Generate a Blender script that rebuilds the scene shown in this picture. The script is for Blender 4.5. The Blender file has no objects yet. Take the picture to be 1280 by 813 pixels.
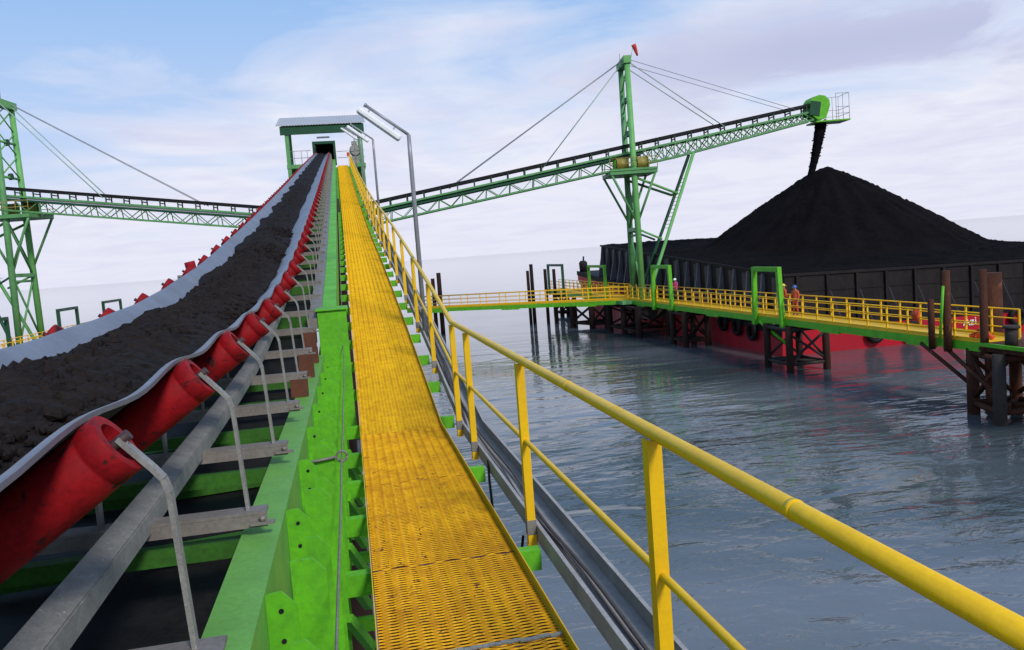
import bpy, math, random
import numpy as np
from mathutils import Vector, Matrix
random.seed(7); rng = np.random.default_rng(7)
scene = bpy.context.scene
COL = scene.collection
R = math.radians

# ------------------------------------------------------------------ camera
# heights are metres above the photographer's eye level; the sea lies at -7.7
SEA = -7.7
ROLL, PITCH, YAW, FPX = R(4.32), R(4.83), R(10.6), 1065.0
def view_axis(u, v):
    c, s = math.cos(ROLL), math.sin(ROLL)
    a = u*c + v*s; b = -u*s + v*c
    return a, b
def cam_vec(u, v, w):
    a, b = view_axis(u, v)
    f = w*math.cos(PITCH) + b*math.sin(PITCH); up = -w*math.sin(PITCH) + b*math.cos(PITCH)
    return Vector((a*math.cos(YAW) + f*math.sin(YAW), f*math.cos(YAW) - a*math.sin(YAW), up))
cam = bpy.data.cameras.new('camera'); camo = bpy.data.objects.new('camera', cam); COL.objects.link(camo)
rx, ux, fx = cam_vec(1, 0, 0), cam_vec(0, 1, 0), cam_vec(0, 0, 1)
camo.matrix_world = Matrix(((rx.x, ux.x, -fx.x, 0), (rx.y, ux.y, -fx.y, 0), (rx.z, ux.z, -fx.z, 0), (0, 0, 0, 1)))
cam.sensor_width = 36.0; cam.lens = FPX/1280*36; cam.clip_start = .05; cam.clip_end = 40000
scene.camera = camo

# ------------------------------------------------------------------ world
SUN_EL, SUN_AZ = R(38), R(160)          # azimuth measured clockwise from +Y
world = bpy.data.worlds.new('World'); scene.world = world; world.use_nodes = True
nt = world.node_tree; nt.nodes.clear()
def N(t, kind, **kw):
    n = t.nodes.new(kind)
    for k, v in kw.items(): setattr(n, k, v)
    return n
def math_node(t, op, a, b=None, clamp=False):
    n = N(t, 'ShaderNodeMath', operation=op, use_clamp=clamp)
    for i, q in enumerate((a, b)):
        if q is None: continue
        if isinstance(q, (int, float)): n.inputs[i].default_value = q
        else: t.links.new(q, n.inputs[i])
    return n.outputs[0]
def mix_col(t, fac, a, b, blend='MIX'):
    n = N(t, 'ShaderNodeMix', data_type='RGBA', blend_type=blend)
    for sock, q in ((n.inputs[0], fac), (n.inputs[6], a), (n.inputs[7], b)):
        if isinstance(q, (int, float)): sock.default_value = q
        elif isinstance(q, tuple): sock.default_value = (*q, 1)
        else: t.links.new(q, sock)
    return n.outputs[2]
def ramp(t, fac, stops):
    n = N(t, 'ShaderNodeValToRGB'); cr = n.color_ramp
    while len(cr.elements) < len(stops): cr.elements.new(.5)
    for e, (p, c) in zip(cr.elements, stops):
        e.position = p; e.color = (c, c, c, 1) if not isinstance(c, tuple) else (*c, 1)
    t.links.new(fac, n.inputs[0]); return n.outputs[0]
def noise(t, vec, scale, detail=4, rough=.55, dist=0.0):
    n = N(t, 'ShaderNodeTexNoise'); n.inputs['Scale'].default_value = scale; n.inputs['Detail'].default_value = detail
    n.inputs['Roughness'].default_value = rough; n.inputs['Distortion'].default_value = dist
    if vec is not None: t.links.new(vec, n.inputs['Vector'])
    return n.outputs['Fac']
sky = N(nt, 'ShaderNodeTexSky', sky_type='NISHITA', sun_disc=False, sun_elevation=SUN_EL, sun_rotation=SUN_AZ)
sky.air_density = 1.0; sky.dust_density = .6; sky.ozone_density = 1.5
tc = N(nt, 'ShaderNodeTexCoord'); sep = N(nt, 'ShaderNodeSeparateXYZ'); nt.links.new(tc.outputs['Generated'], sep.inputs[0])
zc = math_node(nt, 'MAXIMUM', sep.outputs[2], 0.0)
den = math_node(nt, 'ADD', zc, .09)
px = math_node(nt, 'DIVIDE', sep.outputs[0], den); py = math_node(nt, 'DIVIDE', sep.outputs[1], den)
cmb = N(nt, 'ShaderNodeCombineXYZ'); nt.links.new(px, cmb.inputs[0]); nt.links.new(py, cmb.inputs[1])
n1 = noise(nt, cmb.outputs[0], 1.0, 8, .57, .5)
n2 = noise(nt, cmb.outputs[0], .45, 5, .5, .3)
n3 = noise(nt, cmb.outputs[0], 1.5, 6, .55, .8)
cover = math_node(nt, 'ADD', math_node(nt, 'MULTIPLY', n1, .62), math_node(nt, 'MULTIPLY', n2, .38))
lean = math_node(nt, 'SUBTRACT', math_node(nt, 'MULTIPLY', math_node(nt, 'SUBTRACT', sep.outputs[2], .17), 1.15), math_node(nt, 'MULTIPLY', sep.outputs[0], .22))
cover = math_node(nt, 'SUBTRACT', cover, lean)
cfac = ramp(nt, cover, [(.40, 0.0), (.58, 1.0)])
shade = ramp(nt, math_node(nt, 'ADD', math_node(nt, 'MULTIPLY', n3, .55), math_node(nt, 'MULTIPLY', n1, .45)), [(.45, (.95, .95, 1.0)), (.66, (.60, .62, .84))])
bz = math_node(nt, 'DIVIDE', math_node(nt, 'SUBTRACT', sep.outputs[2], .185), .055)
band = math_node(nt, 'MULTIPLY', math_node(nt, 'POWER', 2.718, math_node(nt, 'MULTIPLY', math_node(nt, 'MULTIPLY', bz, bz), -1.0)), ramp(nt, sep.outputs[0], [(.12, 0.0), (.48, 1.0)]))
band = math_node(nt, 'MULTIPLY', band, ramp(nt, n1, [(.38, 0.0), (.52, 1.0)]))
shade = mix_col(nt, band, shade, (.42, .45, .69))
cfac = math_node(nt, 'MAXIMUM', cfac, band)
SKYK = .085
skyc = N(nt, 'ShaderNodeVectorMath', operation='SCALE'); nt.links.new(sky.outputs[0], skyc.inputs[0]); skyc.inputs['Scale'].default_value = SKYK
blue = mix_col(nt, .75, skyc.outputs[0], (.35, .60, 1.02))
c1 = mix_col(nt, math_node(nt, 'MULTIPLY', cfac, .92), blue, shade)
hz = ramp(nt, sep.outputs[2], [(0.0, 1.0), (.10, .62), (.30, 0.0)])
c2 = mix_col(nt, math_node(nt, 'MULTIPLY', hz, .85), c1, (.78, .79, .93))
bg = N(nt, 'ShaderNodeBackground'); nt.links.new(c2, bg.inputs[0]); bg.inputs[1].default_value = 1.0
out = N(nt, 'ShaderNodeOutputWorld'); nt.links.new(bg.outputs[0], out.inputs[0])
# ------------------------------------------------------------------ sun (veiled by thin cloud)
sun = bpy.data.lights.new('sun', 'SUN'); sun.energy = 2.6; sun.angle = R(11); sun.color = (1, .95, .88)
suno = bpy.data.objects.new('sun', sun); COL.objects.link(suno)
sd = Vector((math.sin(SUN_AZ)*math.cos(SUN_EL), math.cos(SUN_AZ)*math.cos(SUN_EL), math.sin(SUN_EL)))
suno.rotation_euler = sd.to_track_quat('Z', 'Y').to_euler()
vs = scene.view_settings; vs.view_transform = 'Standard'; vs.look = 'None'; vs.exposure = 0.0; vs.gamma = 1.0; vs.use_curve_mapping = False

# ------------------------------------------------------------------ materials
def new_mat(name):
    m = bpy.data.materials.new(name); m.use_nodes = True
    return m, m.node_tree, m.node_tree.nodes['Principled BSDF']
def surface(name, base, rough=.5, dirt=None, dirt_amt=.35, scale=6.0, rust=None, rust_at=.66, metal=0.0, bump=.15, bscale=40.0, spec=.5, streak=1.0, extra=None):
    """painted or raw surface: broad weathering, fine speckle, patches of rust or dirt with their own shape"""
    m, t, b = new_mat(name)
    geo = N(t, 'ShaderNodeNewGeometry'); vec = geo.outputs['Position']
    if streak != 1.0:
        mp = N(t, 'ShaderNodeMapping'); mp.inputs['Scale'].default_value = (1, 1, streak); t.links.new(vec, mp.inputs[0]); vec = mp.outputs[0]
    a = noise(t, vec, scale, 6, .6); f = noise(t, vec, scale*9, 4, .65)
    dirt = dirt or tuple(c*.45 for c in base)
    c = mix_col(t, math_node(t, 'MULTIPLY', ramp(t, a, [(.35, 0.0), (.72, 1.0)]), dirt_amt), base, dirt)
    c = mix_col(t, math_node(t, 'MULTIPLY', ramp(t, f, [(.42, 0.0), (.7, 1.0)]), dirt_amt*.8), c, dirt)
    if rust:
        rn = noise(t, vec, scale*2.3, 9, .7, .8)
        c = mix_col(t, ramp(t, rn, [(rust_at-.03, 0.0), (rust_at+.03, 1.0)]), c, rust)
    t.links.new(c, b.inputs['Base Color'])
    b.inputs['Metallic'].default_value = metal; b.inputs['Specular IOR Level'].default_value = spec
    rr = N(t, 'ShaderNodeMapRange'); t.links.new(a, rr.inputs[0]); rr.inputs[3].default_value = max(.05, rough-.12); rr.inputs[4].default_value = min(1, rough+.15)
    t.links.new(rr.outputs[0], b.inputs['Roughness'])
    if bump:
        bn = N(t, 'ShaderNodeBump'); bn.inputs['Strength'].default_value = bump; bn.inputs['Distance'].default_value = .01
        t.links.new(noise(t, vec, bscale, 5, .6), bn.inputs['Height']); t.links.new(bn.outputs[0], b.inputs['Normal'])
    return m
M = {}
M['green'] = surface('green paint', (.135, .52, .014), .5, (.06, .21, .02), .55, 3.0, (.16, .09, .035), .73, spec=0.28)
M['green_top'] = surface('green flange paint', (.165, .43, .075), .42, (.10, .24, .05), .5, 5.0, (.20, .15, .08), .70, spec=0.28)
M['green_far'] = surface('weathered green paint with painted haze', (.14, .36, .13), .5, (.03, .12, .035), .5, .9, (.12, .07, .03), .70, spec=0.25)  # paled and greyed: the haze of distance is put into the colour
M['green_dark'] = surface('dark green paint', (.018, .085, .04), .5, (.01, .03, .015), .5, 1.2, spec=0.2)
M['green_pale'] = surface('pale green paint', (.17, .45, .13), .5, (.08, .24, .06), .5, .9, (.14, .09, .04), .70, spec=.25)
M['green_tie'] = surface('dark olive green paint', (.045, .17, .018), .6, (.02, .05, .012), .6, 5.0, spec=.2)  # darker olive tone for the ties below the belt
M['yellow'] = surface('yellow paint', (.86, .51, .004), .40, (.56, .28, .01), .30, 5.0, (.24, .10, .02), .74, spec=0.32)
M['yellow_far'] = surface('yellow rail paint', (.86, .49, .006), .5, (.4, .2, .01), .3, 1.5, spec=0.32)
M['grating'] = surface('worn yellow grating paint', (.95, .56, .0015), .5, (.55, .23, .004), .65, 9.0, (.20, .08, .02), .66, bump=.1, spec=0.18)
M['edge_shade'] = surface('rusty edge with painted shade', (.060, .024, .008), .8, (.03, .014, .007), .6, 9.0, spec=.1)  # dark brown: shade inside the mesh holes put into the colour
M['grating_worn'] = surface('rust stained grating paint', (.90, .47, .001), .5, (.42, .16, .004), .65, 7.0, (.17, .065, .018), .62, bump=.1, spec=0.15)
M['galv'] = surface('galvanised steel', (.31, .30, .275), .55, (.14, .135, .12), .7, 13.0, (.46, .45, .42), .64, metal=.15)
M['plate'] = surface('grey brown steel', (.26, .235, .21), .5, (.12, .10, .085), .6, 7.0, (.20, .10, .05), .70, metal=.15)
M['red'] = surface('red roller paint', (.33, .007, .011), .6, (.13, .004, .007), .7, 6.0, (.028, .012, .012), .60, spec=0.15)
M['cap'] = surface('roller seal', (.05, .02, .02), .6)
M['belt'] = surface('dusty rubber belt', (.165, .162, .190), .38, (.10, .10, .115), .55, 2.6, (.26, .255, .29), .66, bump=.2, bscale=14)
M['rubber'] = surface('black rubber', (.009, .009, .010), .55, (.03, .028, .026), .5, 4.0, spec=0.12)
M['coal'] = surface('coal', (.010, .0075, .007), .75, (.026, .019, .016), .8, 6.0, bump=.9, bscale=45, spec=0.08)
M['coal_heap'] = surface('fine coal', (.0045, .0035, .004), .95, (.0105, .0085, .009), .8, .35, bump=.8, bscale=7, spec=.02)
M['hull_black'] = surface('black wall paint', (.008, .007, .008), .65, (.03, .022, .02), .7, .8, (.05, .03, .022), .72, streak=.35, spec=0.15)
M['hull_grey'] = surface('worn grey wall plate', (.065, .058, .064), .6, (.03, .028, .03), .7, .9, (.09, .05, .035), .72, streak=.35, spec=0.2)
M['rib'] = surface('worn grey rib plate', (.13, .128, .148), .6, (.04, .036, .038), .65, 1.2, (.09, .05, .035), .70, streak=.35, spec=.25)
M['hull_red'] = surface('red hull paint', (.50, .006, .020), .5, (.22, .012, .02), .5, .6, (.12, .02, .02), .70, streak=.35, spec=0.3)
M['rust'] = surface('rusted steel', (.10, .034, .018), .75, (.03, .015, .011), .7, 1.2, (.20, .07, .025), .63, streak=.4, bump=.5, bscale=12, spec=.12)
M['pile'] = surface('tarred pile', (.022, .013, .011), .8, (.05, .024, .016), .7, 1.5, (.09, .042, .022), .70, streak=.4, bump=.5, bscale=12, spec=.12)
M['pile_grey'] = surface('weathered pile', (.055, .046, .040), .75, (.025, .018, .015), .6, 1.5, (.11, .05, .025), .68, streak=.4, bump=.5, bscale=12, spec=.12)
M['tray'] = surface('dusty tray steel', (.40, .37, .35), .6, (.20, .17, .155), .6, 4.0, (.12, .10, .09), .66)
M['dusty'] = surface('dusty cable', (.055, .047, .043), .8, (.11, .095, .085), .6, 7.0)
M['timber'] = surface('rusty packing block', (.13, .038, .016), .8, (.05, .018, .010), .6, 8.0)
M['roof'] = surface('grey roof sheet', (.46, .45, .46), .5, (.30, .28, .28), .4, .9)
M['white'] = surface('white enamel', (.80, .80, .78), .35, (.52, .50, .45), .35, 6.0, (.34, .24, .14), .74)
M['pole'] = surface('grey pole', (.34, .34, .36), .4, (.18, .18, .19), .5, 5.0, metal=.2)
M['tan'] = surface('tan machine paint', (.34, .26, .04), .5, (.14, .11, .03), .5, 1.5, (.13, .06, .02), .66)
M['machine'] = surface('grey machine paint', (.30, .29, .25), .5, (.14, .13, .11), .5, 2.0)
M['cable'] = surface('steel cable', (.36, .36, .38), .5)
M['cable_green'] = surface('painted stay bar', (.38, .50, .42), .5)
M['orange'] = surface('orange fabric', (.72, .085, .012), .7, (.45, .05, .01), .4, 8)
M['sock'] = surface('red fabric', (.65, .05, .02), .8)
M['concrete'] = surface('stained pile cap', (.13, .095, .07), .8, (.05, .032, .022), .7, 1.2, (.16, .07, .03), .64, bump=.6, bscale=8)
M['skin'] = surface('skin', (.30, .15, .09), .6, dirt_amt=.1)
M['pink'] = surface('pink shirt', (.65, .06, .20), .8, dirt_amt=.2)
M['navy'] = surface('navy trousers', (.03, .035, .06), .8, dirt_amt=.2)
M['coverall'] = surface('orange coverall', (.60, .10, .03), .8, dirt_amt=.2)
M['helmet_w'] = surface('white helmet', (.85, .85, .85), .3, dirt_amt=.05)
M['helmet_b'] = surface('blue helmet', (.06, .15, .40), .3, dirt_amt=.05)
M['helmet_y'] = surface('yellow helmet', (.75, .5, .03), .3, dirt_amt=.05)
M['letter'] = surface('white lettering', (.82, .82, .82), .5, dirt_amt=.15)
for key_ in ('grating', 'grating_worn'):                     # shade between the ribs painted as brown stripes, and scattered rust spots
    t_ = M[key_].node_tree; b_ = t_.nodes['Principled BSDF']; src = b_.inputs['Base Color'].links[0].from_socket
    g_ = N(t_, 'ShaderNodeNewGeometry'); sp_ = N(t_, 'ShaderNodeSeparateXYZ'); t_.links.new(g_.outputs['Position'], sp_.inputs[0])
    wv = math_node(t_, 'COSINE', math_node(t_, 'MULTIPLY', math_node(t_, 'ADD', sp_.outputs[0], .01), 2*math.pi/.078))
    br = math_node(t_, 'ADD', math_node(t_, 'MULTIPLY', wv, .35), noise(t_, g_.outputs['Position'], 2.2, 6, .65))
    rib_shade = ramp(t_, br, [(.10, .55), (.48, 0.0)])
    t_.links.new(mix_col(t_, rib_shade, src, (.30, .115, .004)), b_.inputs['Base Color'])
def water_mat():
    m, t, b = new_mat('sea water')
    geo = N(t, 'ShaderNodeNewGeometry')
    def mapped(sx, sy, rot):
        mp = N(t, 'ShaderNodeMapping'); mp.inputs['Scale'].default_value = (sx, sy, 1); mp.inputs['Rotation'].default_value = (0, 0, R(rot))
        t.links.new(geo.outputs['Position'], mp.inputs[0]); return mp.outputs[0]
    swell = noise(t, mapped(.22, .50, 14), 1.0, 2, .45, .5)
    chop = noise(t, mapped(.8, 1.8, -10), 1.0, 3, .5, .5)
    rip = noise(t, mapped(4.0, 7.5, 20), 1.0, 2, .5, .3)
    patch = ramp(t, noise(t, mapped(.05, .075, 30), 1.0, 4, .55, 1.6), [(.38, .12), (.60, 1.0)])
    sp = N(t, 'ShaderNodeSeparateXYZ'); t.links.new(geo.outputs['Position'], sp.inputs[0])
    calm = N(t, 'ShaderNodeMapRange'); calm.interpolation_type = 'SMOOTHSTEP'; t.links.new(sp.outputs[1], calm.inputs[0])
    calm.inputs[1].default_value = 18; calm.inputs[2].default_value = 85; calm.inputs[3].default_value = 1.0; calm.inputs[4].default_value = .10
    h = math_node(t, 'ADD', math_node(t, 'MULTIPLY', swell, .14), math_node(t, 'MULTIPLY', math_node(t, 'ADD', math_node(t, 'MULTIPLY', chop, .085), math_node(t, 'MULTIPLY', rip, .010)), patch))
    h = math_node(t, 'MULTIPLY', h, calm.outputs[0])
    bn = N(t, 'ShaderNodeBump'); bn.inputs['Strength'].default_value = 1.0; bn.inputs['Distance'].default_value = 1.0
    t.links.new(h, bn.inputs['Height']); t.links.new(bn.outputs[0], b.inputs['Normal'])
    tint = ramp(t, noise(t, mapped(.035, .06, 20), 1.0, 4, .5, 1.0), [(.36, 0.0), (.62, 1.0)])
    t.links.new(mix_col(t, tint, (.045, .060, .062), (.142, .154, .166)), b.inputs['Base Color'])
    b.inputs['Roughness'].default_value = .05; b.inputs['IOR'].default_value = 1.33
    return m
M['water'] = water_mat()

# ------------------------------------------------------------------ mesh helpers
class MB:
    def __init__(s): s.v = []; s.f = []; s.m = []; s.sm = []
    def face(s, pts, mi=0, smooth=False):
        k = len(s.v); s.v += [tuple(p) for p in pts]; s.f.append(tuple(range(k, k+len(pts)))); s.m.append(mi); s.sm.append(smooth); return s
    def hexa(s, p, mi=0):
        k = len(s.v); s.v += [tuple(q) for q in p]
        for q in ((3, 2, 1, 0), (4, 5, 6, 7), (0, 1, 5, 4), (1, 2, 6, 5), (2, 3, 7, 6), (3, 0, 4, 7)):
            s.f.append(tuple(k+i for i in q)); s.m.append(mi); s.sm.append(False)
        return s
    def box(s, x0, x1, y0, y1, z0, z1, mi=0):
        return s.hexa([(x0, y0, z0), (x1, y0, z0), (x1, y1, z0), (x0, y1, z0), (x0, y0, z1), (x1, y0, z1), (x1, y1, z1), (x0, y1, z1)], mi)
    def bar(s, a, b, w, h, up=(0, 0, 1), mi=0):
        """rectangular bar from a to b: w sideways, h along up"""
        a, b = Vector(a), Vector(b); d = (b-a).normalized(); u = Vector(up)
        if abs(d.dot(u.normalized())) > .99: u = Vector((0, 1, 0))
        sd_ = d.cross(u).normalized()*w/2; uu = sd_.cross(d).normalized()*h/2
        return s.hexa([a-sd_-uu, a+sd_-uu, b+sd_-uu, b-sd_-uu, a-sd_+uu, a+sd_+uu, b+sd_+uu, b-sd_+uu], mi)
    def tube(s, pts, r, n=8, mi=0, cap=True, smooth=True):
        pts = [Vector(p) for p in pts]; rs = r if isinstance(r, (list, tuple)) else [r]*len(pts)
        k0 = len(s.v); prev = None
        for i, p in enumerate(pts):
            d = (pts[min(i+1, len(pts)-1)]-pts[max(i-1, 0)]).normalized()
            if prev is None:
                q = Vector((0, 0, 1)) if abs(d.z) < .9 else Vector((1, 0, 0)); e1 = d.cross(q).normalized()
            else: e1 = (prev-d*prev.dot(d)).normalized()
            prev = e1; e2 = d.cross(e1)
            for j in range(n):
                a = 2*math.pi*j/n; s.v.append(tuple(p+(e1*math.cos(a)+e2*math.sin(a))*rs[i]))
        for i in range(len(pts)-1):
            for j in range(n):
                a = k0+i*n+j; b = k0+i*n+(j+1) % n
                s.f.append((a, b, b+n, a+n)); s.m.append(mi); s.sm.append(smooth)
        if cap:
            s.f.append(tuple(k0+j for j in range(n))[::-1]); s.m.append(mi); s.sm.append(False)
            k = k0+(len(pts)-1)*n; s.f.append(tuple(k+j for j in range(n))); s.m.append(mi); s.sm.append(False)
        return s
    def lathe(s, a, b, prof, n=20):
        """revolve prof [(t metres along a->b, radius, mat)] round the axis a->b"""
        a, b = Vector(a), Vector(b); d = (b-a).normalized(); q = Vector((0, 0, 1)) if abs(d.z) < .9 else Vector((1, 0, 0))
        e1 = d.cross(q).normalized(); e2 = d.cross(e1); k0 = len(s.v)
        for (t, r, mi) in prof:
            for j in range(n):
                an = 2*math.pi*j/n; s.v.append(tuple(a+d*t+(e1*math.cos(an)+e2*math.sin(an))*max(r, 1e-4)))
        for i in range(len(prof)-1):
            for j in range(n):
                p = k0+i*n+j; q_ = k0+i*n+(j+1) % n
                s.f.append((p, q_, q_+n, p+n)); s.m.append(prof[i+1][2]); s.sm.append(abs(prof[i][1]-prof[i+1][1]) < .004)
        return s
    def prism(s, poly, axis, a, b, mi=0):
        """extrude a 2-D polygon along a world axis from a to b"""
        def P(p, t): return {'x': (t, p[0], p[1]), 'y': (p[0], t, p[1]), 'z': (p[0], p[1], t)}[axis]
        k = len(s.v); n = len(poly); s.v += [P(p, a) for p in poly]+[P(p, b) for p in poly]
        s.f.append(tuple(range(k, k+n))); s.f.append(tuple(range(k+n, k+2*n))[::-1]); s.m += [mi, mi]; s.sm += [False, False]
        for i in range(n):
            j = (i+1) % n; s.f.append((k+i, k+n+i, k+n+j, k+j)); s.m.append(mi); s.sm.append(False)
        return s
    def build(s, name, mats, parent=None, loc=None):
        me = bpy.data.meshes.new(name)
        v = s.v if loc is None else [(x-loc[0], y-loc[1], z-loc[2]) for x, y, z in s.v]
        me.from_pydata(v, [], s.f)
        for q in (mats if isinstance(mats, (list, tuple)) else [mats]): me.materials.append(M[q] if isinstance(q, str) else q)
        me.polygons.foreach_set('material_index', s.m); me.polygons.foreach_set('use_smooth', s.sm); me.update()
        o = bpy.data.objects.new(name, me); COL.objects.link(o)
        if parent is not None: o.parent = parent
        elif loc is not None: o.location = loc
        return o
def _each(s, name, mats, parent):
    par = list(range(len(s.v)))
    def fd(i):
        while par[i] != i: par[i] = par[par[i]]; i = par[i]
        return i
    for f in s.f:
        for q in f[1:]: par[fd(q)] = fd(f[0])
    groups = {}
    for fi, f in enumerate(s.f): groups.setdefault(fd(f[0]), []).append(fi)
    for fs in groups.values():
        m = MB(); idx = {}
        for fi in fs:
            for q in s.f[fi]:
                if q not in idx: idx[q] = len(m.v); m.v.append(s.v[q])
            m.f.append(tuple(idx[q] for q in s.f[fi])); m.m.append(s.m[fi]); m.sm.append(s.sm[fi])
        m.build(name, mats, parent)
MB.build_each = _each
def tag(o, label=None, cat=None, group=None, kind=None):
    if label: o['label'] = label
    if cat: o['category'] = cat
    if group: o['group'] = group
    if kind: o['kind'] = kind
    return o
def thing(name, label, cat, group=None, loc=(0, 0, 0), rz=0):
    o = bpy.data.objects.new(name, None); COL.objects.link(o); o.location = loc; o.rotation_euler = (0, 0, rz); o.empty_display_size = .2
    return tag(o, label, cat, group)
def interp(knots):
    xs = [k[0] for k in knots]; zs = [k[1] for k in knots]
    return lambda y: float(np.interp(y, xs, zs))
def smooth_interp(knots):
    """monotone cubic through the knots"""
    x = np.array([k[0] for k in knots], float); y = np.array([k[1] for k in knots], float)
    d = np.diff(y)/np.diff(x); m = np.zeros(len(x)); m[0] = d[0]; m[-1] = d[-1]
    for i in range(1, len(x)-1): m[i] = 0 if d[i-1]*d[i] <= 0 else 2*d[i-1]*d[i]/(d[i-1]+d[i])
    def f(q):
        q = min(max(q, x[0]), x[-1]); i = min(int(np.searchsorted(x, q, 'right'))-1, len(x)-2); h = x[i+1]-x[i]; t = (q-x[i])/h
        return float((2*t**3-3*t*t+1)*y[i]+(t**3-2*t*t+t)*h*m[i]+(-2*t**3+3*t*t)*y[i+1]+(t**3-t*t)*h*m[i+1])
    return f
zb = smooth_interp([(-2, -.33), (0, -.33), (3.8, -.30), (6.9, -.21), (10, .06), (13.4, .50), (24.4, 2.09), (42, 4.75), (80, 10.42)])     # belt edge
zw_far = smooth_interp([(9, -1.79), (12.4, -1.24), (20, -.12), (28, .92), (42.5, 3.1), (60, 5.95), (76, 8.62)])
def zw(y): return -1.79 if y <= 9 else zw_far(y)                                                                                   # walkway
BX = -1.19                       # belt centre line
END = 76.0

# ================================================================== SEA
o = MB().face([(-9000, -3000, SEA), (9000, -3000, SEA), (9000, 26000, SEA), (-9000, 26000, SEA)]).build('sea', 'water'); tag(o, kind='structure')

# ================================================================== BELT CONVEYOR
conv = thing('belt_conveyor', 'long troughed belt conveyor on green beams climbing beside the yellow walkway', 'conveyor', loc=(0, 0, 0))
PITCH_I, Y_I0 = 1.17, 1.01
def belt_section(y, off=0.0, sag=0.0):
    z = zb(y)
    pts = [(-.534, .002), (-.507, -.004), (-.458, -.048), (-.355, -.12), (-.26, -.186), (-.19, -.232), (-.14, -.243), (.14, -.243), (.19, -.232), (.26, -.186), (.355, -.12), (.458, -.048), (.507, -.004), (.534, .002)]
    return [(BX+x*(1+.02*sag*abs(x)), y, z+dz-off-sag*(.026 if x > 0 else .007)*max(0, (abs(x)-.2)/.33)) for x, dz in pts]
ys = list(np.arange(.6, 16, .117))+list(np.arange(16, END+.5, .39))
mb = MB(); rows = []
for y in ys:
    ph = ((y-Y_I0)/PITCH_I) % 1.0; sag = .5-.5*math.cos(2*math.pi*ph); sag = sag if y < 30 else .5
    top = belt_section(y, 0, sag); bot = [(x, yy, z-.014) for x, yy, z in belt_section(y, 0, sag)]
    rows.append((len(mb.v), len(top))); mb.v += top+bot
for (a, n), (b, _) in zip(rows[:-1], rows[1:]):
    for j in range(n-1):
        mb.f.append((a+j, a+j+1, b+j+1, b+j)); mb.m.append(0); mb.sm.append(True)
        mb.f.append((a+n+j, b+n+j, b+n+j+1, a+n+j+1)); mb.m.append(1); mb.sm.append(True)
    mb.f.append((a, b, b+n, a+n)); mb.f.append((a+n-1, a+2*n-1, b+2*n-1, b+n-1)); mb.m += [0, 0]; mb.sm += [False, False]
mb.build('belt', ['belt', 'rubber'], conv)
mb = MB()
for y0, y1 in zip(np.arange(.4, END, 1.5), np.arange(1.9, END+1.5, 1.5)):
    mb.bar((BX, y0, min(zb(y0)-1.0, zb(y0)-1.0)), (BX, y1, zb(y1)-1.0), 1.28, .014)
mb.build('return_belt', 'rubber', conv)
# longitudinal beams: a level flanged beam near the walkway's foot, then a raised box beam
for sx in (1, -1):
    X = lambda q: BX+sx*(q-BX)
    def xb(m, a, b, y0, y1, z0, z1): m.box(min(X(a), X(b)), max(X(a), X(b)), y0, y1, z0, z1)
    m = MB(); xb(m, -.49, -.345, .4, 10, -1.016, -1.0); xb(m, -.37, -.352, .4, 10, -2.2, -1.017); xb(m, -.49, -.345, .4, 10, -2.216, -2.201)
    o = m.build('flanged_beam', ['green_top'], conv)
    m = MB(); mh = MB()
    for y in np.arange(.85, 9.7, .95):                       # clipped stiffener plates with bolt holes, standing off the web
        def gusset(yy, x0, x1, zt, zbm):
            poly = [(X(x0), zbm), (X(x1), zbm), (X(x1), zt-.05), (X(x1-.045), zt), (X(x0), zt-.004)]
            if sx < 0: poly = poly[::-1]
            m.prism(poly, 'y', yy, yy+.012)
        gusset(y, -.3515, -.255, -1.022, -2.1); gusset(y+.22, -.285, -.165, -1.00, -2.25); gusset(y+.62, -.255, -.165, -1.05, -2.25)
        for z in (-1.085, -1.185): mh.tube([(X(-.305), y-.003, z), (X(-.305), y-.0005, z)], .0085, 10)
    m.build_each('stiffener', ['green'], conv)
    mh.build_each('bolt_hole', 'rubber', conv)
    m = MB(); yy = list(np.arange(10.0, END+.1, 3.0))
    for y0, y1 in zip(yy[:-1], yy[1:]):
        xa, xb_ = sorted((X(-.345), X(-.175)))
        za, zc2 = zb(y0)-.64, zb(y1)-.64
        m.hexa([(xa, y0, za-.5), (xb_, y0, za-.5), (xb_, y1-.006, zc2-.5), (xa, y1-.006, zc2-.5), (xa, y0, za), (xb_, y0, za), (xb_, y1-.006, zc2), (xa, y1-.006, zc2)])
    m.build('box_beam', 'green', conv)
    m = MB()
    for y0, y1 in zip(yy[:-1], yy[1:]):
        xa, xb_ = sorted((X(-.49), X(-.348))); za, zc2 = zb(y0)-.64, zb(y1)-.64
        m.hexa([(xa, y0, za-.12), (xb_, y0, za-.12), (xb_, y1-.006, zc2-.12), (xa, y1-.006, zc2-.12), (xa, y0, za), (xb_, y0, za), (xb_, y1-.006, zc2), (xa, y1-.006, zc2)])
    m.build('sole_plate', 'plate', conv)
    m = MB(); xa, xb_ = sorted((X(-.385), X(-.06))); m.box(xa, xb_, 9.98, 10.6, -1.9, -.50); m.box(xa-.02, xb_+.02, 9.95, 10.63, -.499, -.485); m.build('joint_box', 'green', conv)
    m = MB(); yy = list(np.arange(.3, END+.1, .75))              # galvanised stringer under the wing rollers
    for y0, y1 in zip(yy[:-1], yy[1:]): m.bar((X(-.845), y0, zb(y0)-.545), (X(-.845), y1+.001, zb(y1)-.545), .080, .012, (sx*.35, 0, 1))
    for y0, y1 in zip(yy[:-1], yy[1:]): m.bar((X(-.807), y0, zb(y0)-.595), (X(-.807), y1+.001, zb(y1)-.595), .01, .07)
    m.build('stringer', 'galv', conv)
m = MB()
for i in range(8):
    y = Y_I0+PITCH_I*i; m.box(-2.02, -.372, y+.0, y+.07, -1.085, -1.02)
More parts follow.
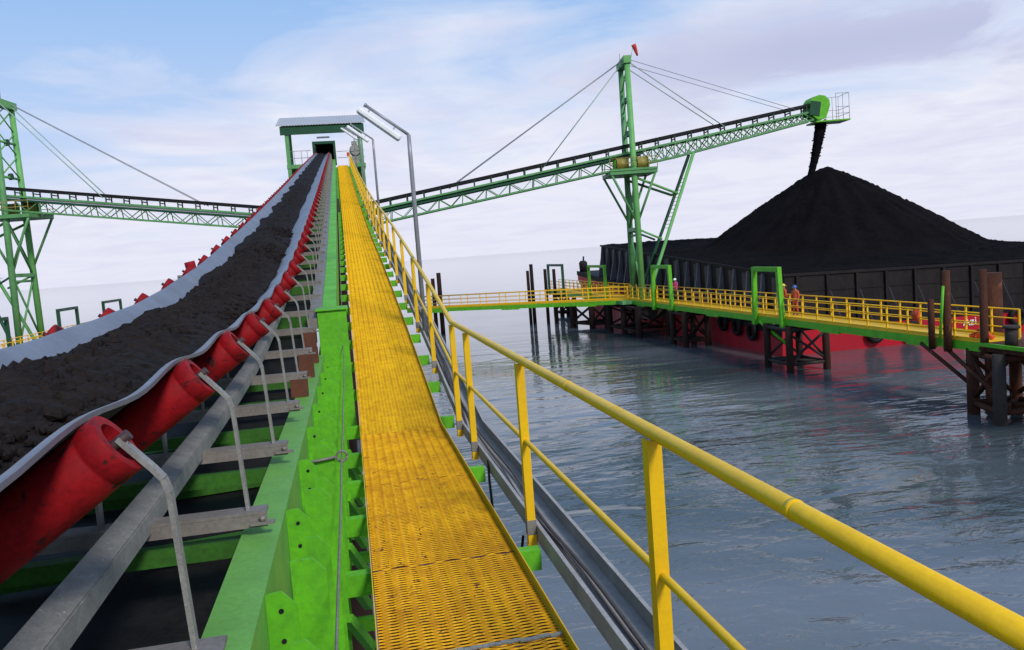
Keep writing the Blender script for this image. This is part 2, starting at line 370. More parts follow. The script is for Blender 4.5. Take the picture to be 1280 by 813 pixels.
for y in np.arange(11, END, 3.0): m.box(-1.92, -.457, y, y+.15, zb(y)-1.12, zb(y)-.75)
m.build_each('cross_tie', 'green_tie', conv)
m = MB()
for i in range(8):
    y = Y_I0+PITCH_I*i+.5; m.bar((-2.0, y-.1, -1.22), (-.38, y+.18, -1.22), .07, .07)
m.build_each('diagonal_tie', 'green_tie', conv)
m = MB()
for i in range(5, 8):
    y = Y_I0+PITCH_I*i
    for x in (-.45, -1.93):
        n_ = max(1, int((zb(y)-.645+.998)/.11)); h = (zb(y)-.645+.998)/n_
        for k in range(n_): m.box(x-.07+.01*random.random(), x+.06+.02*random.random(), y-.05, y+.05, -.998+k*h, -.998+k*h+h-.004)
m.build_each('packing_block', 'timber', conv)

# idlers: one frame with three rollers and two bent side brackets, then copies along the belt
def idler_frame():
    m = MB(); m.box(-2.0, -.385, -.045, .045, -.612, -.60); m.box(-2.0, -.385, -.045, -.035, -.66, -.613)
    for x in (-.40, -1.98): m.box(x-.045, x+.045, -.075, -.046, -.645, -.634); m.tube([(x, -.06, -.633), (x, -.06, -.615)], .012, 6)
    for x in (-.985, -1.395): m.bar((x, 0, -.60), (x, 0, -.335), .012, .05, (0, 1, 0))
    return m.build('idler', 'plate', conv)
def roller(a, b, parent):
    L = (Vector(b)-Vector(a)).length; r = .0845
    m = MB().lathe(a, b, [(.035, .018, 1), (.03, .045, 1), (.03, .052, 1), (.0, .057, 0), (.0, .082, 0), (.003, r, 0), (.055, r, 0), (.058, r-.002, 0), (.066, r-.002, 0), (.069, r, 0), (L*.35, r, 0), (L*.5, r, 0), (L*.75, r, 0), (L-.006, r, 0), (L, .077, 0), (L-.004+.008, .068, 0), (L-.03, .062, 1), (L-.03, .045, 1), (L-.035, .018, 1)], 26)
    m.tube([a-(Vector(b)-Vector(a)).normalized()*.03, Vector(a)+(Vector(b)-Vector(a)).normalized()*.06], .014, 8, 1)
    return m.build('roller', ['red', 'cap'], parent)
fr = idler_frame(); Z0 = 0.0
roller(Vector((-.577, 0, -.064)), Vector((-.925, 0, -.307)), fr)
roller(Vector((BX-(-.577-BX)-.037, 0, -.038)), Vector((BX-(-.925-BX), 0, -.307)), fr)
roller(Vector((-1.035, .0, -.343)), Vector((-1.345, .0, -.343)), fr)
for sx in (1, -1):
    X = lambda q: BX+sx*(q-BX)
    m = MB(); p = [(X(-.455), 0, -.60), (X(-.475), 0, -.20), (X(-.485), 0, -.165), (X(-.508), 0, -.135), (X(-.578), 0, -.055)]
    for a, b in zip(p[:-1], p[1:]): m.bar(a, b, .034, .013, (1, 0, .01))
    m.box(min(X(-.575), X(-.555)), max(X(-.575), X(-.555)), -.008, .008, -.075, -.052)
    m.build('bracket', 'galv', fr)
Y = Y_I0; k = 0
while Y < END-1:
    if k == 0: o = fr
    else:
        o = fr.copy(); COL.objects.link(o); o.parent = conv
        for c in fr.children:
            d = c.copy(); COL.objects.link(d); d.parent = o
    slope = math.atan((zb(Y+.5)-zb(Y-.5)))
    o.location = (0, Y, zb(Y)); o.rotation_euler = (slope*.6, 0, random.uniform(-.012, .012))
    Y += PITCH_I; k += 1

gr = thing('guide_roller', 'upright red guide roller standing above the left belt edge', 'guide roller', loc=(-1.78, 10.55, zb(10.55)-.03))
MB().lathe((0, 0, -.06), (-.05, 0, .22), [(0, .02, 1), (0, .045, 1), (0, .062, 0), (.06, .06, 0), (.11, .06, 0), (.15, .06, 0), (.15, .04, 1), (.15, .02, 1)], 18).build('roller', ['red', 'cap'], gr)
m = MB(); m.bar((-.15, 0, -.60), (-.15, 0, -.06), .05, .02, (0, 1, 0)); m.bar((-.16, 0, -.07), (.02, 0, -.07), .05, .02); m.build('bracket', 'galv', gr)
# ------------------------------------------------------------------ coal riding on the belt
_p = (1+5**.5)/2; _n = math.hypot(1, _p)
ICO = [tuple(c/_n for c in v) for v in ((-1, _p, 0), (1, _p, 0), (-1, -_p, 0), (1, -_p, 0), (0, -1, _p), (0, 1, _p), (0, -1, -_p), (0, 1, -_p), (_p, 0, -1), (_p, 0, 1), (-_p, 0, -1), (-_p, 0, 1))]
ICF = [(0, 11, 5), (0, 5, 1), (0, 1, 7), (0, 7, 10), (0, 10, 11), (1, 5, 9), (5, 11, 4), (11, 10, 2), (10, 7, 6), (7, 1, 8), (3, 9, 4), (3, 4, 2), (3, 2, 6), (3, 6, 8), (3, 8, 9), (4, 9, 5), (2, 4, 11), (6, 2, 10), (8, 6, 7), (9, 8, 1)]
def coal_on_belt():
    mb = MB(); rows = []
    ysl = list(np.arange(.6, 12, .03))+list(np.arange(12, 30, .09))+list(np.arange(30, END+.3, .35)); nx = 30
    ph = rng.random(40)*6.28; kx = rng.normal(0, 14, 40); ky = rng.normal(0, 14, 40)
    for y in ysl:
        xl = -.375+.03*math.sin(y*1.7)+.02*math.sin(y*4.1+1); xr = .385+.02*math.sin(y*1.3+2)-(.05 if y > 14 else 0)-.10*min(1, max(0, (y-10)/10))
        k = len(mb.v)
        for j in range(nx+1):
            t = j/nx; x = xl+(xr-xl)*t
            zl = -(.53-abs(xl))*.725; zr = -(.53-abs(xr))*.725
            crown = math.sin(math.pi*t)**.7
            w = float(np.sum(np.sin(kx*x+ky*y+ph)))/7
            z = zl*(1-t)+zr*t+crown*(.085+.022*w)+.006
            mb.v.append((BX+x+rng.normal(0, .004), y+rng.normal(0, .006), zb(y)+z+crown*rng.normal(0, .012)))
        rows.append(k)
    for a, b in zip(rows[:-1], rows[1:]):
        for j in range(nx): mb.f.append((a+j, a+j+1, b+j+1, b+j)); mb.m.append(0); mb.sm.append(False)
    for i in range(9000):                                     # angular lumps
        y = .7+15*random.random()**2.0; t = random.betavariate(1.25, 1.25); xl, xr = -.355, .38-.1*min(1, max(0, (y-10)/10)); x = xl+(xr-xl)*t
        zs = -(.53-abs(xl))*.725*(1-t)-(.53-abs(xr))*.725*t+math.sin(math.pi*t)**.7*.085
        s = min(.046, .007+.0055*random.paretovariate(1.5)); rot = Matrix.Rotation(random.random()*6.3, 3, Vector((random.random()-.5, random.random()-.5, random.random()-.5)).normalized())
        c = Vector((BX+x, y, zb(y)+zs+s*.15)); k = len(mb.v); sx_, sy_, sz_ = (s*random.uniform(.6, 1.15) for _ in range(3))
        for (vx, vy, vz) in ICO: f_ = random.uniform(.78, 1.18); mb.v.append(tuple(c+rot @ Vector((vx*sx_*f_, vy*sy_*f_, vz*sz_*f_*.8))))
        for f in ICF: mb.f.append(tuple(k+i_ for i_ in f)); mb.m.append(0); mb.sm.append(False)
    return mb.build('coal_on_belt', 'coal')
tag(coal_on_belt(), 'lumpy black coal heaped along the moving trough belt', 'coal', kind='stuff')

# ================================================================== WALKWAY
walk = thing('walkway', 'yellow expanded metal walkway climbing between conveyor and handrail', 'walkway', loc=(0, 0, 0))
WX0, WX1 = -.02, .84
def mesh_panel(y0, y1, cs=1):
    """expanded metal: tilted zigzag strands that meet at bonds, open between"""
    mb = MB(); LW, SW = .156, .034*cs; yk = y0; k = 0; nb = int((WX1-WX0-.02)/(LW/2))+1
    while yk < y1:
        sgn = 1 if k % 2 else -1; tops = []
        for n in range(nb+1):
            xc = WX0+.01+n*LW/2
            for dx in (-.012, .012):
                x = min(max(xc+dx, WX0+.008), WX1-.008); off = sgn*(1 if n % 2 else -1)*SW*.24
                z = zw(yk)+.003*math.sin(n*1.7+yk*.9)-.0035; bow = .007 if n % 2 else 0
                tops.append((x, yk+off, z+.0))
        a = len(mb.v)
        for x, y, z in tops: mb.v += [(x, y-.0014*cs, z-.0110), (x, y-.0019*cs, z-.0030*cs), (x, y+.0026*cs, z+.0028*cs)]
        for j in range(len(tops)-1):
            q = a+3*j; mb.f.append((q+1, q+4, q+5, q+2)); mb.m.append(0); mb.sm.append(False)
            if cs == 1: mb.f.append((q, q+3, q+4, q+1)); mb.m.append(2); mb.sm.append(False)  # dark strip below each strand, painted shade of the holes
        yk += SW/2; k += 1
    return mb
for a, b in ((1.2, 3.74), (3.74, 4.95), (4.95, 6.9), (6.9, 9.0), (9.0, 12.4), (12.4, 16.0), (16.0, 20.0), (20.0, 24.0), (24.0, 28.0), (28.0, 32.0), (32.0, 36.0), (36.0, 40.0), (40.0, 46.0), (46.0, 52.0), (52.0, 58.0), (58.0, 64.0), (64.0, 70.0), (70.0, 76.0)):
    mb = mesh_panel(a+.012, b-.008, 1 if a < 40 else 2)
    mb.hexa([(WX0, b-.012, zw(b)-.014), (WX1, b-.012, zw(b)-.014), (WX1, b+.012, zw(b)-.014), (WX0, b+.012, zw(b)-.014), (WX0, b-.012, zw(b)-.008), (WX1, b-.012, zw(b)-.008), (WX1, b+.012, zw(b)-.008), (WX0, b+.012, zw(b)-.008)], 1)
    mb.build('grating_panel', ['grating_worn' if a < 8.9 else 'grating', 'timber', 'edge_shade'], walk)
mb = MB(); xs_ = np.linspace(WX0+.01, WX1-.01, 30)
for a, b in zip(xs_[:-1], xs_[1:]): mb.bar((a, 3.755+random.uniform(-.008, .008), zw(3)+.006), (b, 3.755+random.uniform(-.008, .008), zw(3)+.006), .026, .008)
mb.build('seam_strip', 'machine', walk)
for x0, up, th in ((WX0, .012, .006), (WX1, .045, .006)):
    m = MB(); yy = list(np.arange(1.2, 9.01, 1.56))+list(np.arange(10.5, END+.1, 1.5))
    for a, b in zip(yy[:-1], yy[1:]):
        za, zc2 = zw(a), zw(b)
        m.hexa([(x0-th/2, a, za-.05), (x0+th/2, a, za-.05), (x0+th/2, b, zc2-.05), (x0-th/2, b, zc2-.05), (x0-th/2, a, za+up), (x0+th/2, a, za+up), (x0+th/2, b, zc2+up), (x0-th/2, b, zc2+up)])
    m.build('edge_strip', 'yellow', walk)
posts_y = [2.91, 5.35, 7.88, 8.98]+[11.35+2.35*i for i in range(28)]
ysb = [1.4, 2.6, 3.85, 5.10, 6.25, 7.30, 8.40, 9.45]+[10.75+1.28*i for i in range(51)]
def bracket_mesh(y, ext):
    z = zw(y)-.055; m = MB()
    m.box(-.18, ext, y-.045, y+.045, z-.008, z); m.box(-.18, ext, y-.045, y-.037, z-.12, z-.0085); m.box(-.18, ext, y-.045, y+.045, z-.13, z-.1205)
    return m
for i, y in enumerate(ysb):
    if y < 75.5: bracket_mesh(y, 1.02 if y > 9 or i in (3, 5) else .86).build('support_bracket', 'green', walk)
m = MB()
for y in np.arange(1.6, 9.5, .62): m.bar((-.17, y, -1.95), (-.06, y+.25, -2.25), .05, .05); m.box(-.17, -.03, y-.03, y+.03, -2.3, -2.22)
m.build_each('knee_brace', 'green', walk)

# ================================================================== HANDRAIL
hr = thing('handrail', 'yellow pipe handrail with flat posts along the right walkway edge', 'railing', loc=(0, 0, 0))
HX = 1.03
for y in posts_y:
    zt = zw(y)+1.10; zb0 = zw(y)-.11
    m = MB(); m.box(HX-.030, HX-.024, y-.03, y+.03, zb0, zt-.02); m.box(HX-.0238, HX+.024, y-.03, y-.024, zb0, zt-.02)
    m.box(HX-.036, HX+.03, y-.036, y+.036, zb0-.012, zb0-.0005)
    pst = m.build('post', 'yellow', hr)
    MB().box(HX-.034, HX+.028, y-.034, y+.028, zw(y)-.045, zw(y)+.05).build('sleeve', 'plate', pst)
ry = [.9, 2.0, 2.91, 5.35, 7.4, 8.6, 9.0, 9.3, 10.0]+[11.35+2.35*i for i in range(28)]
m = MB(); m.tube([(HX, y, zw(y)+1.105) for y in ry], .0265, 12); m.build('top_rail', 'yellow', hr)
m = MB(); m.tube([(HX, y, zw(y)+.575) for y in ry], .0165, 10); m.build('mid_rail', 'yellow', hr)
for y in (1.9, 4.1, 6.6): MB().tube([(HX, y-.012, zw(y)+1.105), (HX, y+.012, zw(y)+1.105)], .0285, 12).build('weld_collar', 'yellow', hr)

# ================================================================== CABLE TRAY + CABLES
tray = thing('cable_tray', 'grey galvanised cable tray running outside the yellow handrail', 'cable tray', loc=(0, 0, 0))
def zt(y): return zw(y)-.10
yy = list(np.arange(.6, 9.01, 1.2))+[9.0]+list(np.arange(10.2, END-2, 1.6))
m = MB()
for a, b in zip(yy[:-1], yy[1:]):
    if b-a < .01: continue
    for (x0, x1, d0, d1) in ((1.065, 1.30, -.004, 0), (1.060, 1.0645, -.004, .115), (1.3005, 1.305, -.004, .115), (1.0648, 1.085, .111, .115), (1.282, 1.3002, .111, .115)):
        za, zc2 = zt(a), zt(b)
        m.hexa([(x0, a, za+d0), (x1, a, za+d0), (x1, b, zc2+d0), (x0, b, zc2+d0), (x0, a, za+d1), (x1, a, za+d1), (x1, b, zc2+d1), (x0, b, zc2+d1)])
m.build('tray_channel', 'tray', tray)
for i in range(3):
    m = MB(); x = 1.13+.035*i; ph = random.random()*6
    m.tube([(x+.018*math.sin(y*1.1+ph)+.01*math.sin(y*2.7+i), y, zt(y)+.022+.010*math.sin(y*1.9+ph)+.006*i) for y in list(np.arange(.6, 20, .25))+list(np.arange(20, END-3, 1.2))], [.011, .008, .013][i], 6)
    m.build('power_cable', 'dusty', tray)
m = MB(); m.tube([(1.062, 7.3, -1.80), (1.03, 7.1, -1.92), (.985, 6.7, -2.15), (.985, 6.3, -2.32), (1.01, 6.05, -2.34), (1.05, 5.95, -2.22), (1.06, 5.85, -2.02)], .011, 8)
tag(m.build('loose_cable', 'rubber'), 'loose black cable drooping below the grey cable tray', 'cable')
m = MB(); m.tube([(-.125, y, zw(y)+.72+.01*math.sin(y*3)) for y in list(np.arange(.9, 9.01, .5))+list(np.arange(9.5, 70, 1))], .0048, 6)
pc = m.build('pull_cord', 'plate'); tag(pc, 'thin steel pull cord strung between green beam and walkway', 'cord')
m = MB()
for y in (4.85,):
    m.tube([(-.125+.03*math.cos(a), y, zw(y)+.72+.03*math.sin(a)) for a in np.linspace(0, 6.28, 17)], .007, 6); m.tube([(-.155, y, zw(y)+.72), (-.35, y, zw(y)+.70)], .008, 6)
m.build('eyelet', 'plate', pc)

# ================================================================== LAMP POSTS
def lamp(y, label):
    t = thing('lamp_post', label, 'lamp', 'lamps along the handrail', loc=(0, 0, 0))
    z = zw(y)+3.02
    m = MB(); m.tube([(1.10, y, zw(y)-.1), (1.10, y, z-.35), (1.10, y, z)], [.036, .034, .030], 12); m.build('pole', 'pole', t)
    m = MB(); m.tube([(1.10, y, z), (.78, y, z+.245), (.48, y, z+.475)], .024, 10); m.tube([(.47, y, z+.48), (.50, y, z+.46)], .032, 10); m.build('arm', 'pole', t)
    a, b = Vector((.37, y, z+.42)), Vector((.96, y, z-.045)); d = (b-a).normalized(); nrm = Vector((-d.z, 0, d.x)); nrm = nrm if nrm.z > 0 else -nrm
    m = MB()
    prof = [(-.065, -.035), (-.065, .005), (-.035, .045), (.035, .045), (.065, .005), (.065, -.035), (.04, -.055), (-.04, -.055)]
    for e0, e1, sc0, sc1 in ((0, .03, .7, 1), (.03, .99, 1, 1), (.99, 1.02, 1, .7)):
        L = (b-a).length; k = len(m.v)
        for e, sc in ((e0, sc0), (e1, sc1)):
            for (q, w) in prof: m.v.append(tuple(a+d*L*e+Vector((0, 1, 0))*q*sc+nrm*w*sc))
        for j in range(8): m.f.append((k+j, k+(j+1) % 8, k+8+(j+1) % 8, k+8+j)); m.m.append(0); m.sm.append(False)
        m.f.append(tuple(range(k, k+8))); m.f.append(tuple(range(k+8, k+16))[::-1]); m.m += [0, 0]; m.sm += [False]*2
    m.build('lamp_housing', 'white', t)
    m = MB()
    for e in (.2, .8): p = a+d*(b-a).length*e; m.bar(p+nrm*.04, p+nrm*.105, .02, .02, (0, 1, 0))
    m.build('clamp', 'pole', t)
    m = MB(); m.box(1.02, 1.16, y-.05, y+.05, zw(y)+.35, zw(y)+.39); m.build('post_clamp', 'galv', t)
lamp(13.25, 'nearest grey lamp post with a large white tube lamp on its bent arm')
lamp(26.3, 'second grey lamp post from the camera, smaller, its pole seen against the sky')
lamp(39.6, 'third lamp post, small white tube lamp just below the transfer roof')
lamp(52.8, 'farthest and smallest lamp post, white tube lamp close to transfer house')

# ================================================================== TRANSFER HOUSE
th = thing('transfer_house', 'open green transfer house with grey sheet roof at the conveyor top', 'transfer house', loc=(0, 0, 0))
for x in (-4.1, 2.13):
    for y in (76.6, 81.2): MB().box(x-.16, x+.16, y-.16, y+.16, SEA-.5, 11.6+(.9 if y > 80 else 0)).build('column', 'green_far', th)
m = MB(); nr = 60
for i in range(nr):
    x0 = -4.93+7.58*i/nr; x1 = x0+7.58/nr; h = .03 if i % 2 else 0
    m.hexa([(x0, 76.2, 12.22+h), (x1, 76.2, 12.22+h), (x1, 82.2, 13.86+h), (x0, 82.2, 13.86+h), (x0, 76.2, 12.27+h), (x1, 76.2, 12.27+h), (x1, 82.2, 13.91+h), (x0, 82.2, 13.91+h)])
m.build('roof', 'roof', th)
m = MB(); m.box(-4.62, 2.5, 76.35, 76.55, 11.5, 12.2); m.box(-4.62, 2.5, 81.0, 81.2, 12.4, 13.4)
for x in (-4.5, 2.3): m.hexa([(x-.09, 76.56, 11.8), (x+.09, 76.56, 11.8), (x+.09, 81, 12.9), (x-.09, 81, 12.9), (x-.09, 76.56, 12.15), (x+.09, 76.56, 12.15), (x+.09, 81, 13.3), (x-.09, 81, 13.3)])
m.build('roof_beam', 'green_dark', th)
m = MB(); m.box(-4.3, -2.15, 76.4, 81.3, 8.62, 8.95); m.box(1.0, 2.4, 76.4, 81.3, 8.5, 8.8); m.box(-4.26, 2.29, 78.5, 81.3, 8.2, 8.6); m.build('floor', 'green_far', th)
m = MB(); m.box(-4.26, 2.29, 76.5, 76.7, 4.2, 4.5); m.box(-4.26, 2.29, 81.1, 81.3, 4.2, 4.5)
m.bar((-4.1, 76.6, -4), (2.1, 76.6, 4.2), .16, .16); m.bar((2.1, 76.62, -4), (-4.1, 76.62, 4.2), .16, .16); m.build('brace', 'green_far', th)
m = MB(); m.box(-2.0, -1.82, 75.6, 76.3, 8.7, 10.72); m.box(-.25, -.06, 75.6, 76.3, 8.7, 10.72); m.box(-1.819, -.251, 75.6, 76.3, 10.5, 10.72); m.build('portal', 'green_dark', th)
m = MB(); m.box(-1.815, -.255, 79.0, 79.1, 9.0, 10.595); m.box(-1.815, -.255, 76.31, 79.1, 10.60, 10.66); m.box(-1.88, -1.82, 76.31, 79.1, 9.0, 10.59); m.box(-.25, -.19, 76.31, 79.1, 9.0, 10.59); m.build('head_hood', 'rubber', th)  # black panels: the dark inside of the portal put in as colour
m = MB()
for x in (-4.2, -3.6, -3.0, -2.5): m.tube([(x, 76.5, 8.95), (x, 76.5, 10.1)], .025, 6)
for z in (9.5, 10.1): m.tube([(-4.2, 76.5, z), (-2.2, 76.5, z)], .025, 6)
for z in (9.35, 9.9): m.tube([(.0, 76.5, z), (2.4, 76.5, z)], .022, 6)
m.build('guard_rail', 'pole', th)
MB().prism([(-1.5, 3.4), (-.3, 3.4), (.1, 8.2), (-2.1, 8.2)], 'y', 78.6, 80.6).build('discharge_chute', 'green_far', th)
MB().box(-1.6, -.5, 76.9, 77.3, 11.2, 11.3).build('ceiling_light', 'white', th)
mt = thing('drive_motor', 'tan grey drive motor standing at the walkway top by the right column', 'motor', loc=(1.6, 76.9, 8.8))
MB().box(-.45, .35, -.3, .4, 0, .35).build('base', 'machine', mt); m = MB().lathe((0, -.35, 1.15), (0, .45, 1.15), [(0, .1, 0), (0, .42, 0), (.1, .5, 0), (.7, .5, 0), (.8, .42, 0), (.8, .1, 0)], 16); m.build('gear_case', 'machine', mt); MB().box(-.35, .25, -.2, .3, .351, .8).build('pedestal', 'machine', mt); MB().box(-.28, .2, -.2, .2, 1.66, 1.95).build('terminal_box', 'machine', mt)
mt = thing('warning_sign_post', 'small red white marker post at the head of the walkway', 'marker', loc=(.95, 75.5, 8.6)); MB().box(-.05, .05, -.05, .05, 0, 1.0).build('post', 'white', mt); MB().box(-.12, .12, -.06, -.052, .7, 1.05).build('plate', 'sock', mt)

# ================================================================== SHIP LOADERS (boom conveyor + mast) one on each side
def boom_frame(A, B):
    A, B = Vector((*A, 0)), Vector((*B, 0)); d = (B-A).normalized(); n = Vector((-d.y, d.x, 0))
    return lambda s, w, z: A+d*s+n*w+Vector((0, 0, z))
def ztop(s): return 4.66+.148*s
def zbot(s): return ztop(s)-(2.0 if s < 30 else 2.0-.5*min(1, (s-30)/12))
def loader(side, A, B, label_boom, label_mast):
    P = boom_frame(A, B); S1 = 42.0
    bm = thing('loading_boom', label_boom, 'boom conveyor', 'loading booms on both sides of the transfer house', loc=(0, 0, 0))
    m = MB()
    for w in (-.62, .62):
        m.bar(P(.5, w, ztop(.5)-.72), P(S1, w, ztop(S1)-.72), .13, .16)
        m.bar(P(.5, w, zbot(.5)+.08), P(30, w, zbot(30)+.08), .14, .15); m.bar(P(30, w, zbot(30)+.08), P(S1, w, zbot(S1)+.08), .14, .15)
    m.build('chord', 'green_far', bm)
    m = MB()
    for w in (-.72, .72): m.bar(P(.5, w, ztop(.5)-1.02), P(27, w, ztop(27)-1.02), .10, .17)
    m.bar(P(.5, 0, ztop(.5)-1.0), P(27, 0, ztop(27)-1.0), 1.3, .05)
    m.build('walkway_beam', 'green_dark', bm)
    for w in (-.63, .63):
        m = MB(); s = 1.0; st = 2.05
        while s+st < 27:
            m.bar(P(s, w, zbot(s)+.1), P(s+.1, w, ztop(s)-1.0), .07, .09); m.bar(P(s+.1, w, ztop(s+.1)-1.05), P(s+st*.55, w, zbot(s+st*.55)+.1), .06, .07); m.bar(P(s+st*.5, w, zbot(s+st*.5)+.1), P(s+st, w, ztop(s+st)-1.05), .05, .06)
            s += st
        m.build('lattice', 'green_far', bm); m = MB()
        st = 1.0; s = 27.0
        while s+st <= S1:
            m.bar(P(s, w, zbot(s)+.1), P(s+st, w, ztop(s+st)-.66), .07, .08); m.bar(P(s, w, ztop(s)-.66), P(s+st, w, zbot(s+st)+.1), .07, .08); m.bar(P(s, w, zbot(s)+.1), P(s, w, ztop(s)-.66), .06, .07)
            s += st
        m.build('lattice', 'green_far', bm)
    m = MB(); s = 1.0
    while s < 26: m.bar(P(s, -.6, zbot(s)+.08), P(s, .6, zbot(s)+.08), .07, .07); m.bar(P(s, -.6, zbot(s)+.08), P(s+2.05, .6, zbot(s+2)+.08), .05, .05); s += 2.05
    while s < S1: m.bar(P(s, -.6, zbot(s)+.08), P(s, .6, zbot(s)+.08), .06, .06); s += 1.0
    m.build('cross_tie', 'green_far', bm)
    m = MB(); s = 0.8
    while s < S1-.3: 
        for w in (-.58, .58): m.bar(P(s, w, ztop(s)-.65), P(s, w, ztop(s)-.15), .10, .10)
        m.bar(P(s, -.6, ztop(s)-.40), P(s, .6, ztop(s)-.40), .08, .08); s += 1.45
    m.build_each('idler_stand', 'green_dark', bm)
    m = MB()
    for w in (-.6, .6): m.bar(P(.3, w, ztop(.3)-.10), P(S1, w, ztop(S1)-.10), .05, .24)
    m.bar(P(.3, 0, ztop(.3)-.16), P(S1, 0, ztop(S1)-.16), 1.1, .04); m.bar(P(.3, 0, ztop(.3)-.86), P(S1, 0, ztop(S1)-.86), 1.0, .03)
    m.build('belt', 'rubber', bm)
    # head end: rounded hood, chute skirt and a railed platform
    m = MB(); a = P(41.4, -.85, 0); k = len(m.v)
    prof = [(41.7, 9.9), (41.7, 11.05), (41.95, 11.35), (42.5, 11.5), (43.0, 11.4), (43.35, 11.05), (43.4, 10.6), (43.2, 10.0), (43.0, 9.5), (42.3, 9.4)]
    npf = len(prof)
    for w in (-.8, .8):
        for (s, z) in prof: m.v.append(tuple(P(s, w, z)))
    m.f.append(tuple(range(k, k+npf))); m.f.append(tuple(range(k+npf, k+2*npf))[::-1])
    for j in range(npf): m.f.append((k+j, k+(j+1) % npf, k+npf+(j+1) % npf, k+npf+j))
    m.m += [0]*(npf+2); m.sm += [False]*(npf+2); m.build('head_hood', 'green', bm)
    m = MB()
    for w in (-.86, .86): m.bar(P(41.65, w*.98, 10.45), P(42.5, w*.98, 10.30), .04, 1.2)
    m.build('hood_door', 'green_dark', bm)
    m = MB(); m.bar(P(42.0, 0, 9.22), P(45.0, 0, 9.24), 2.2, .12); m.build('head_platform', 'green', bm)
    m = MB()
    for w in (-1.05, 1.05):
        for s in (43.8, 44.4, 44.95): m.tube([P(s, w, 9.28), P(s, w, 11.5)], .022, 6)
        for z in (9.8, 10.35, 11.5): m.tube([P(43.8, w, z), P(44.95, w, z)], .020, 6)
    for z in (9.8, 10.35, 11.5): m.tube([P(44.95, -1.05, z), P(44.95, 1.05, z)], .020, 6)
    m.build('guard_rail', 'pole', bm)
    # ---- mast
    ms = thing('loader_mast', label_mast, 'mast', 'masts carrying the loading booms', loc=(0, 0, 0))
    C = 25.9; hw = lambda z: 1.9-.5*(z+4.75)/20.2
    for sg in (-1, 1): m = MB().tube([P(C, sg*hw(-4.9), -5.2), P(C, sg*hw(5), 5), P(C, sg*hw(15.4), 15.4)], [.27, .26, .23], 12); m.build('leg', 'green_pale', ms) if sg < 0 else m.build('leg', 'green_far', ms)  # one leg paler than the other: sun and shade put into the paint
    m = MB()
    for z0, z1 in ((9.3, 11.2), (11.2, 13.1), (13.1, 15.0)):
        m.tube([P(C, -hw(z0), z0), P(C, hw(z1), z1)], .06, 6); m.tube([P(C, hw(z0), z0), P(C, -hw(z1), z1)], .06, 6)
    for z in (9.3, 12.2): m.tube([P(C, -hw(z), z), P(C, hw(z), z)], .11, 8)
    m.bar(P(C, -1.75, 15.35), P(C, 1.75, 15.35), .62, .6); m.build('mast_bracing', 'green_pale', ms)
    m = MB()
    for z in (12.2, 9.4): m.tube([P(C-.12, 0, z), P(C+.12, 0, z)], .28, 12)
    m.build_each('sheave', 'green_dark', ms)
    m = MB(); m.tube([P(C-.2, .5, 15.5), P(C-.2, .5, 16.3)], .03, 6); m.build('lightning_rod', 'cable', ms)
    m = MB(); m.bar(P(C-2.1, 0, 6.0), P(C+1.9, 0, 6.0), 4.2, .3); m.bar(P(C-2.1, -2.1, 6.22), P(C+1.9, -2.1, 6.22), .12, .18); m.build('platform', 'green_far', ms)
    m = MB()
    for w in (-2.1, 2.1):
        for s in np.linspace(C-2.1, C+1.9, 5): m.tube([P(s, w, 6.15), P(s, w, 7.2)], .03, 6)
        for z in (6.7, 7.2): m.tube([P(C-2.1, w, z), P(C+1.9, w, z)], .03, 6)
    m.build('guard_rail', 'tan', ms)
    m = MB()
    for sg in (-1, 1):
        w = sg*1.7
        m.tube([P(C-2.0, w*1.15, 5.9), P(C-.1, w, 1.9)], .11, 8); m.tube([P(C+1.75, w*1.15, 5.9), P(C+.1, w, 1.9)], .11, 8)
        m.tube([P(C, w, 1.2), P(C, -w, 5.8)], .09, 8); m.tube([P(C, w, -4.2), P(C, -w, 1.1)], .09, 8)
    m.bar(P(C, -1.6, 1.2), P(C, 1.6, 1.2), .45, .3); m.tube([P(C, -1.6, .7), P(C, 1.6, .7)], .1, 8)
    m.build_each('brace', 'green_far', ms)
    for sg, mt_ in ((-1, 'green_pale'), (1, 'green_dark')):          # raked struts out to the boom, lit and shaded by pale and dark paint
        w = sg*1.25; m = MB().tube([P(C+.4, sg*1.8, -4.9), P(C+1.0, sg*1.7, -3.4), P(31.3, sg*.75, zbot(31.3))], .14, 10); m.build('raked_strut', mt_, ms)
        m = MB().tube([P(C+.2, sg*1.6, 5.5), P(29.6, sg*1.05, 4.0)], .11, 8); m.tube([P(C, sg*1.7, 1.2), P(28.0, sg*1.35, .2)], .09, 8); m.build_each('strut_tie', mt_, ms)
    m = MB().tube([P(29.6, -1.05, 4.0), P(29.6, 1.05, 4.0)], .12, 8); m.build('strut_tie', 'green', ms)
    m = MB()
    for i in range(14):
        t = .42+.38*i/13; p = P(C+1.0, -1.7, -3.4).lerp(P(31.3, -.75, zbot(31.3)), t); m.bar(p+(P(0, 0, 0)-P(.45, 0, 0)), p, .05, .04)
    m.build_each('ladder_rung', 'green_dark', ms)
    m = MB()
    for w in (-.7, .7):
        m.tube([P(C+.2, w*1.3, 15.3), P(34.1, w, ztop(34.1)-.3)], .045, 6); m.tube([P(C-.2, w*1.3, 15.3), P(18.4, w, ztop(18.4)-.3)], .045, 6)
    m.build_each('stay_bar', 'cable_green', ms)
    m = MB()
    for w in (-.6, .6): m.tube([P(C+.2, w*1.5, 15.5), P(40.4, w, ztop(40.4)-.2)], .026, 6)
    m.tube([P(C-.2, -.9, 15.5), P(10.2, -.5, ztop(10.2)-.3)], .035, 6); m.tube([P(C-.2, -.8, 15.45), P(10.2, .5, ztop(10.2)-.3)], .035, 6)
    m.build_each('stay_cable', 'cable', ms)
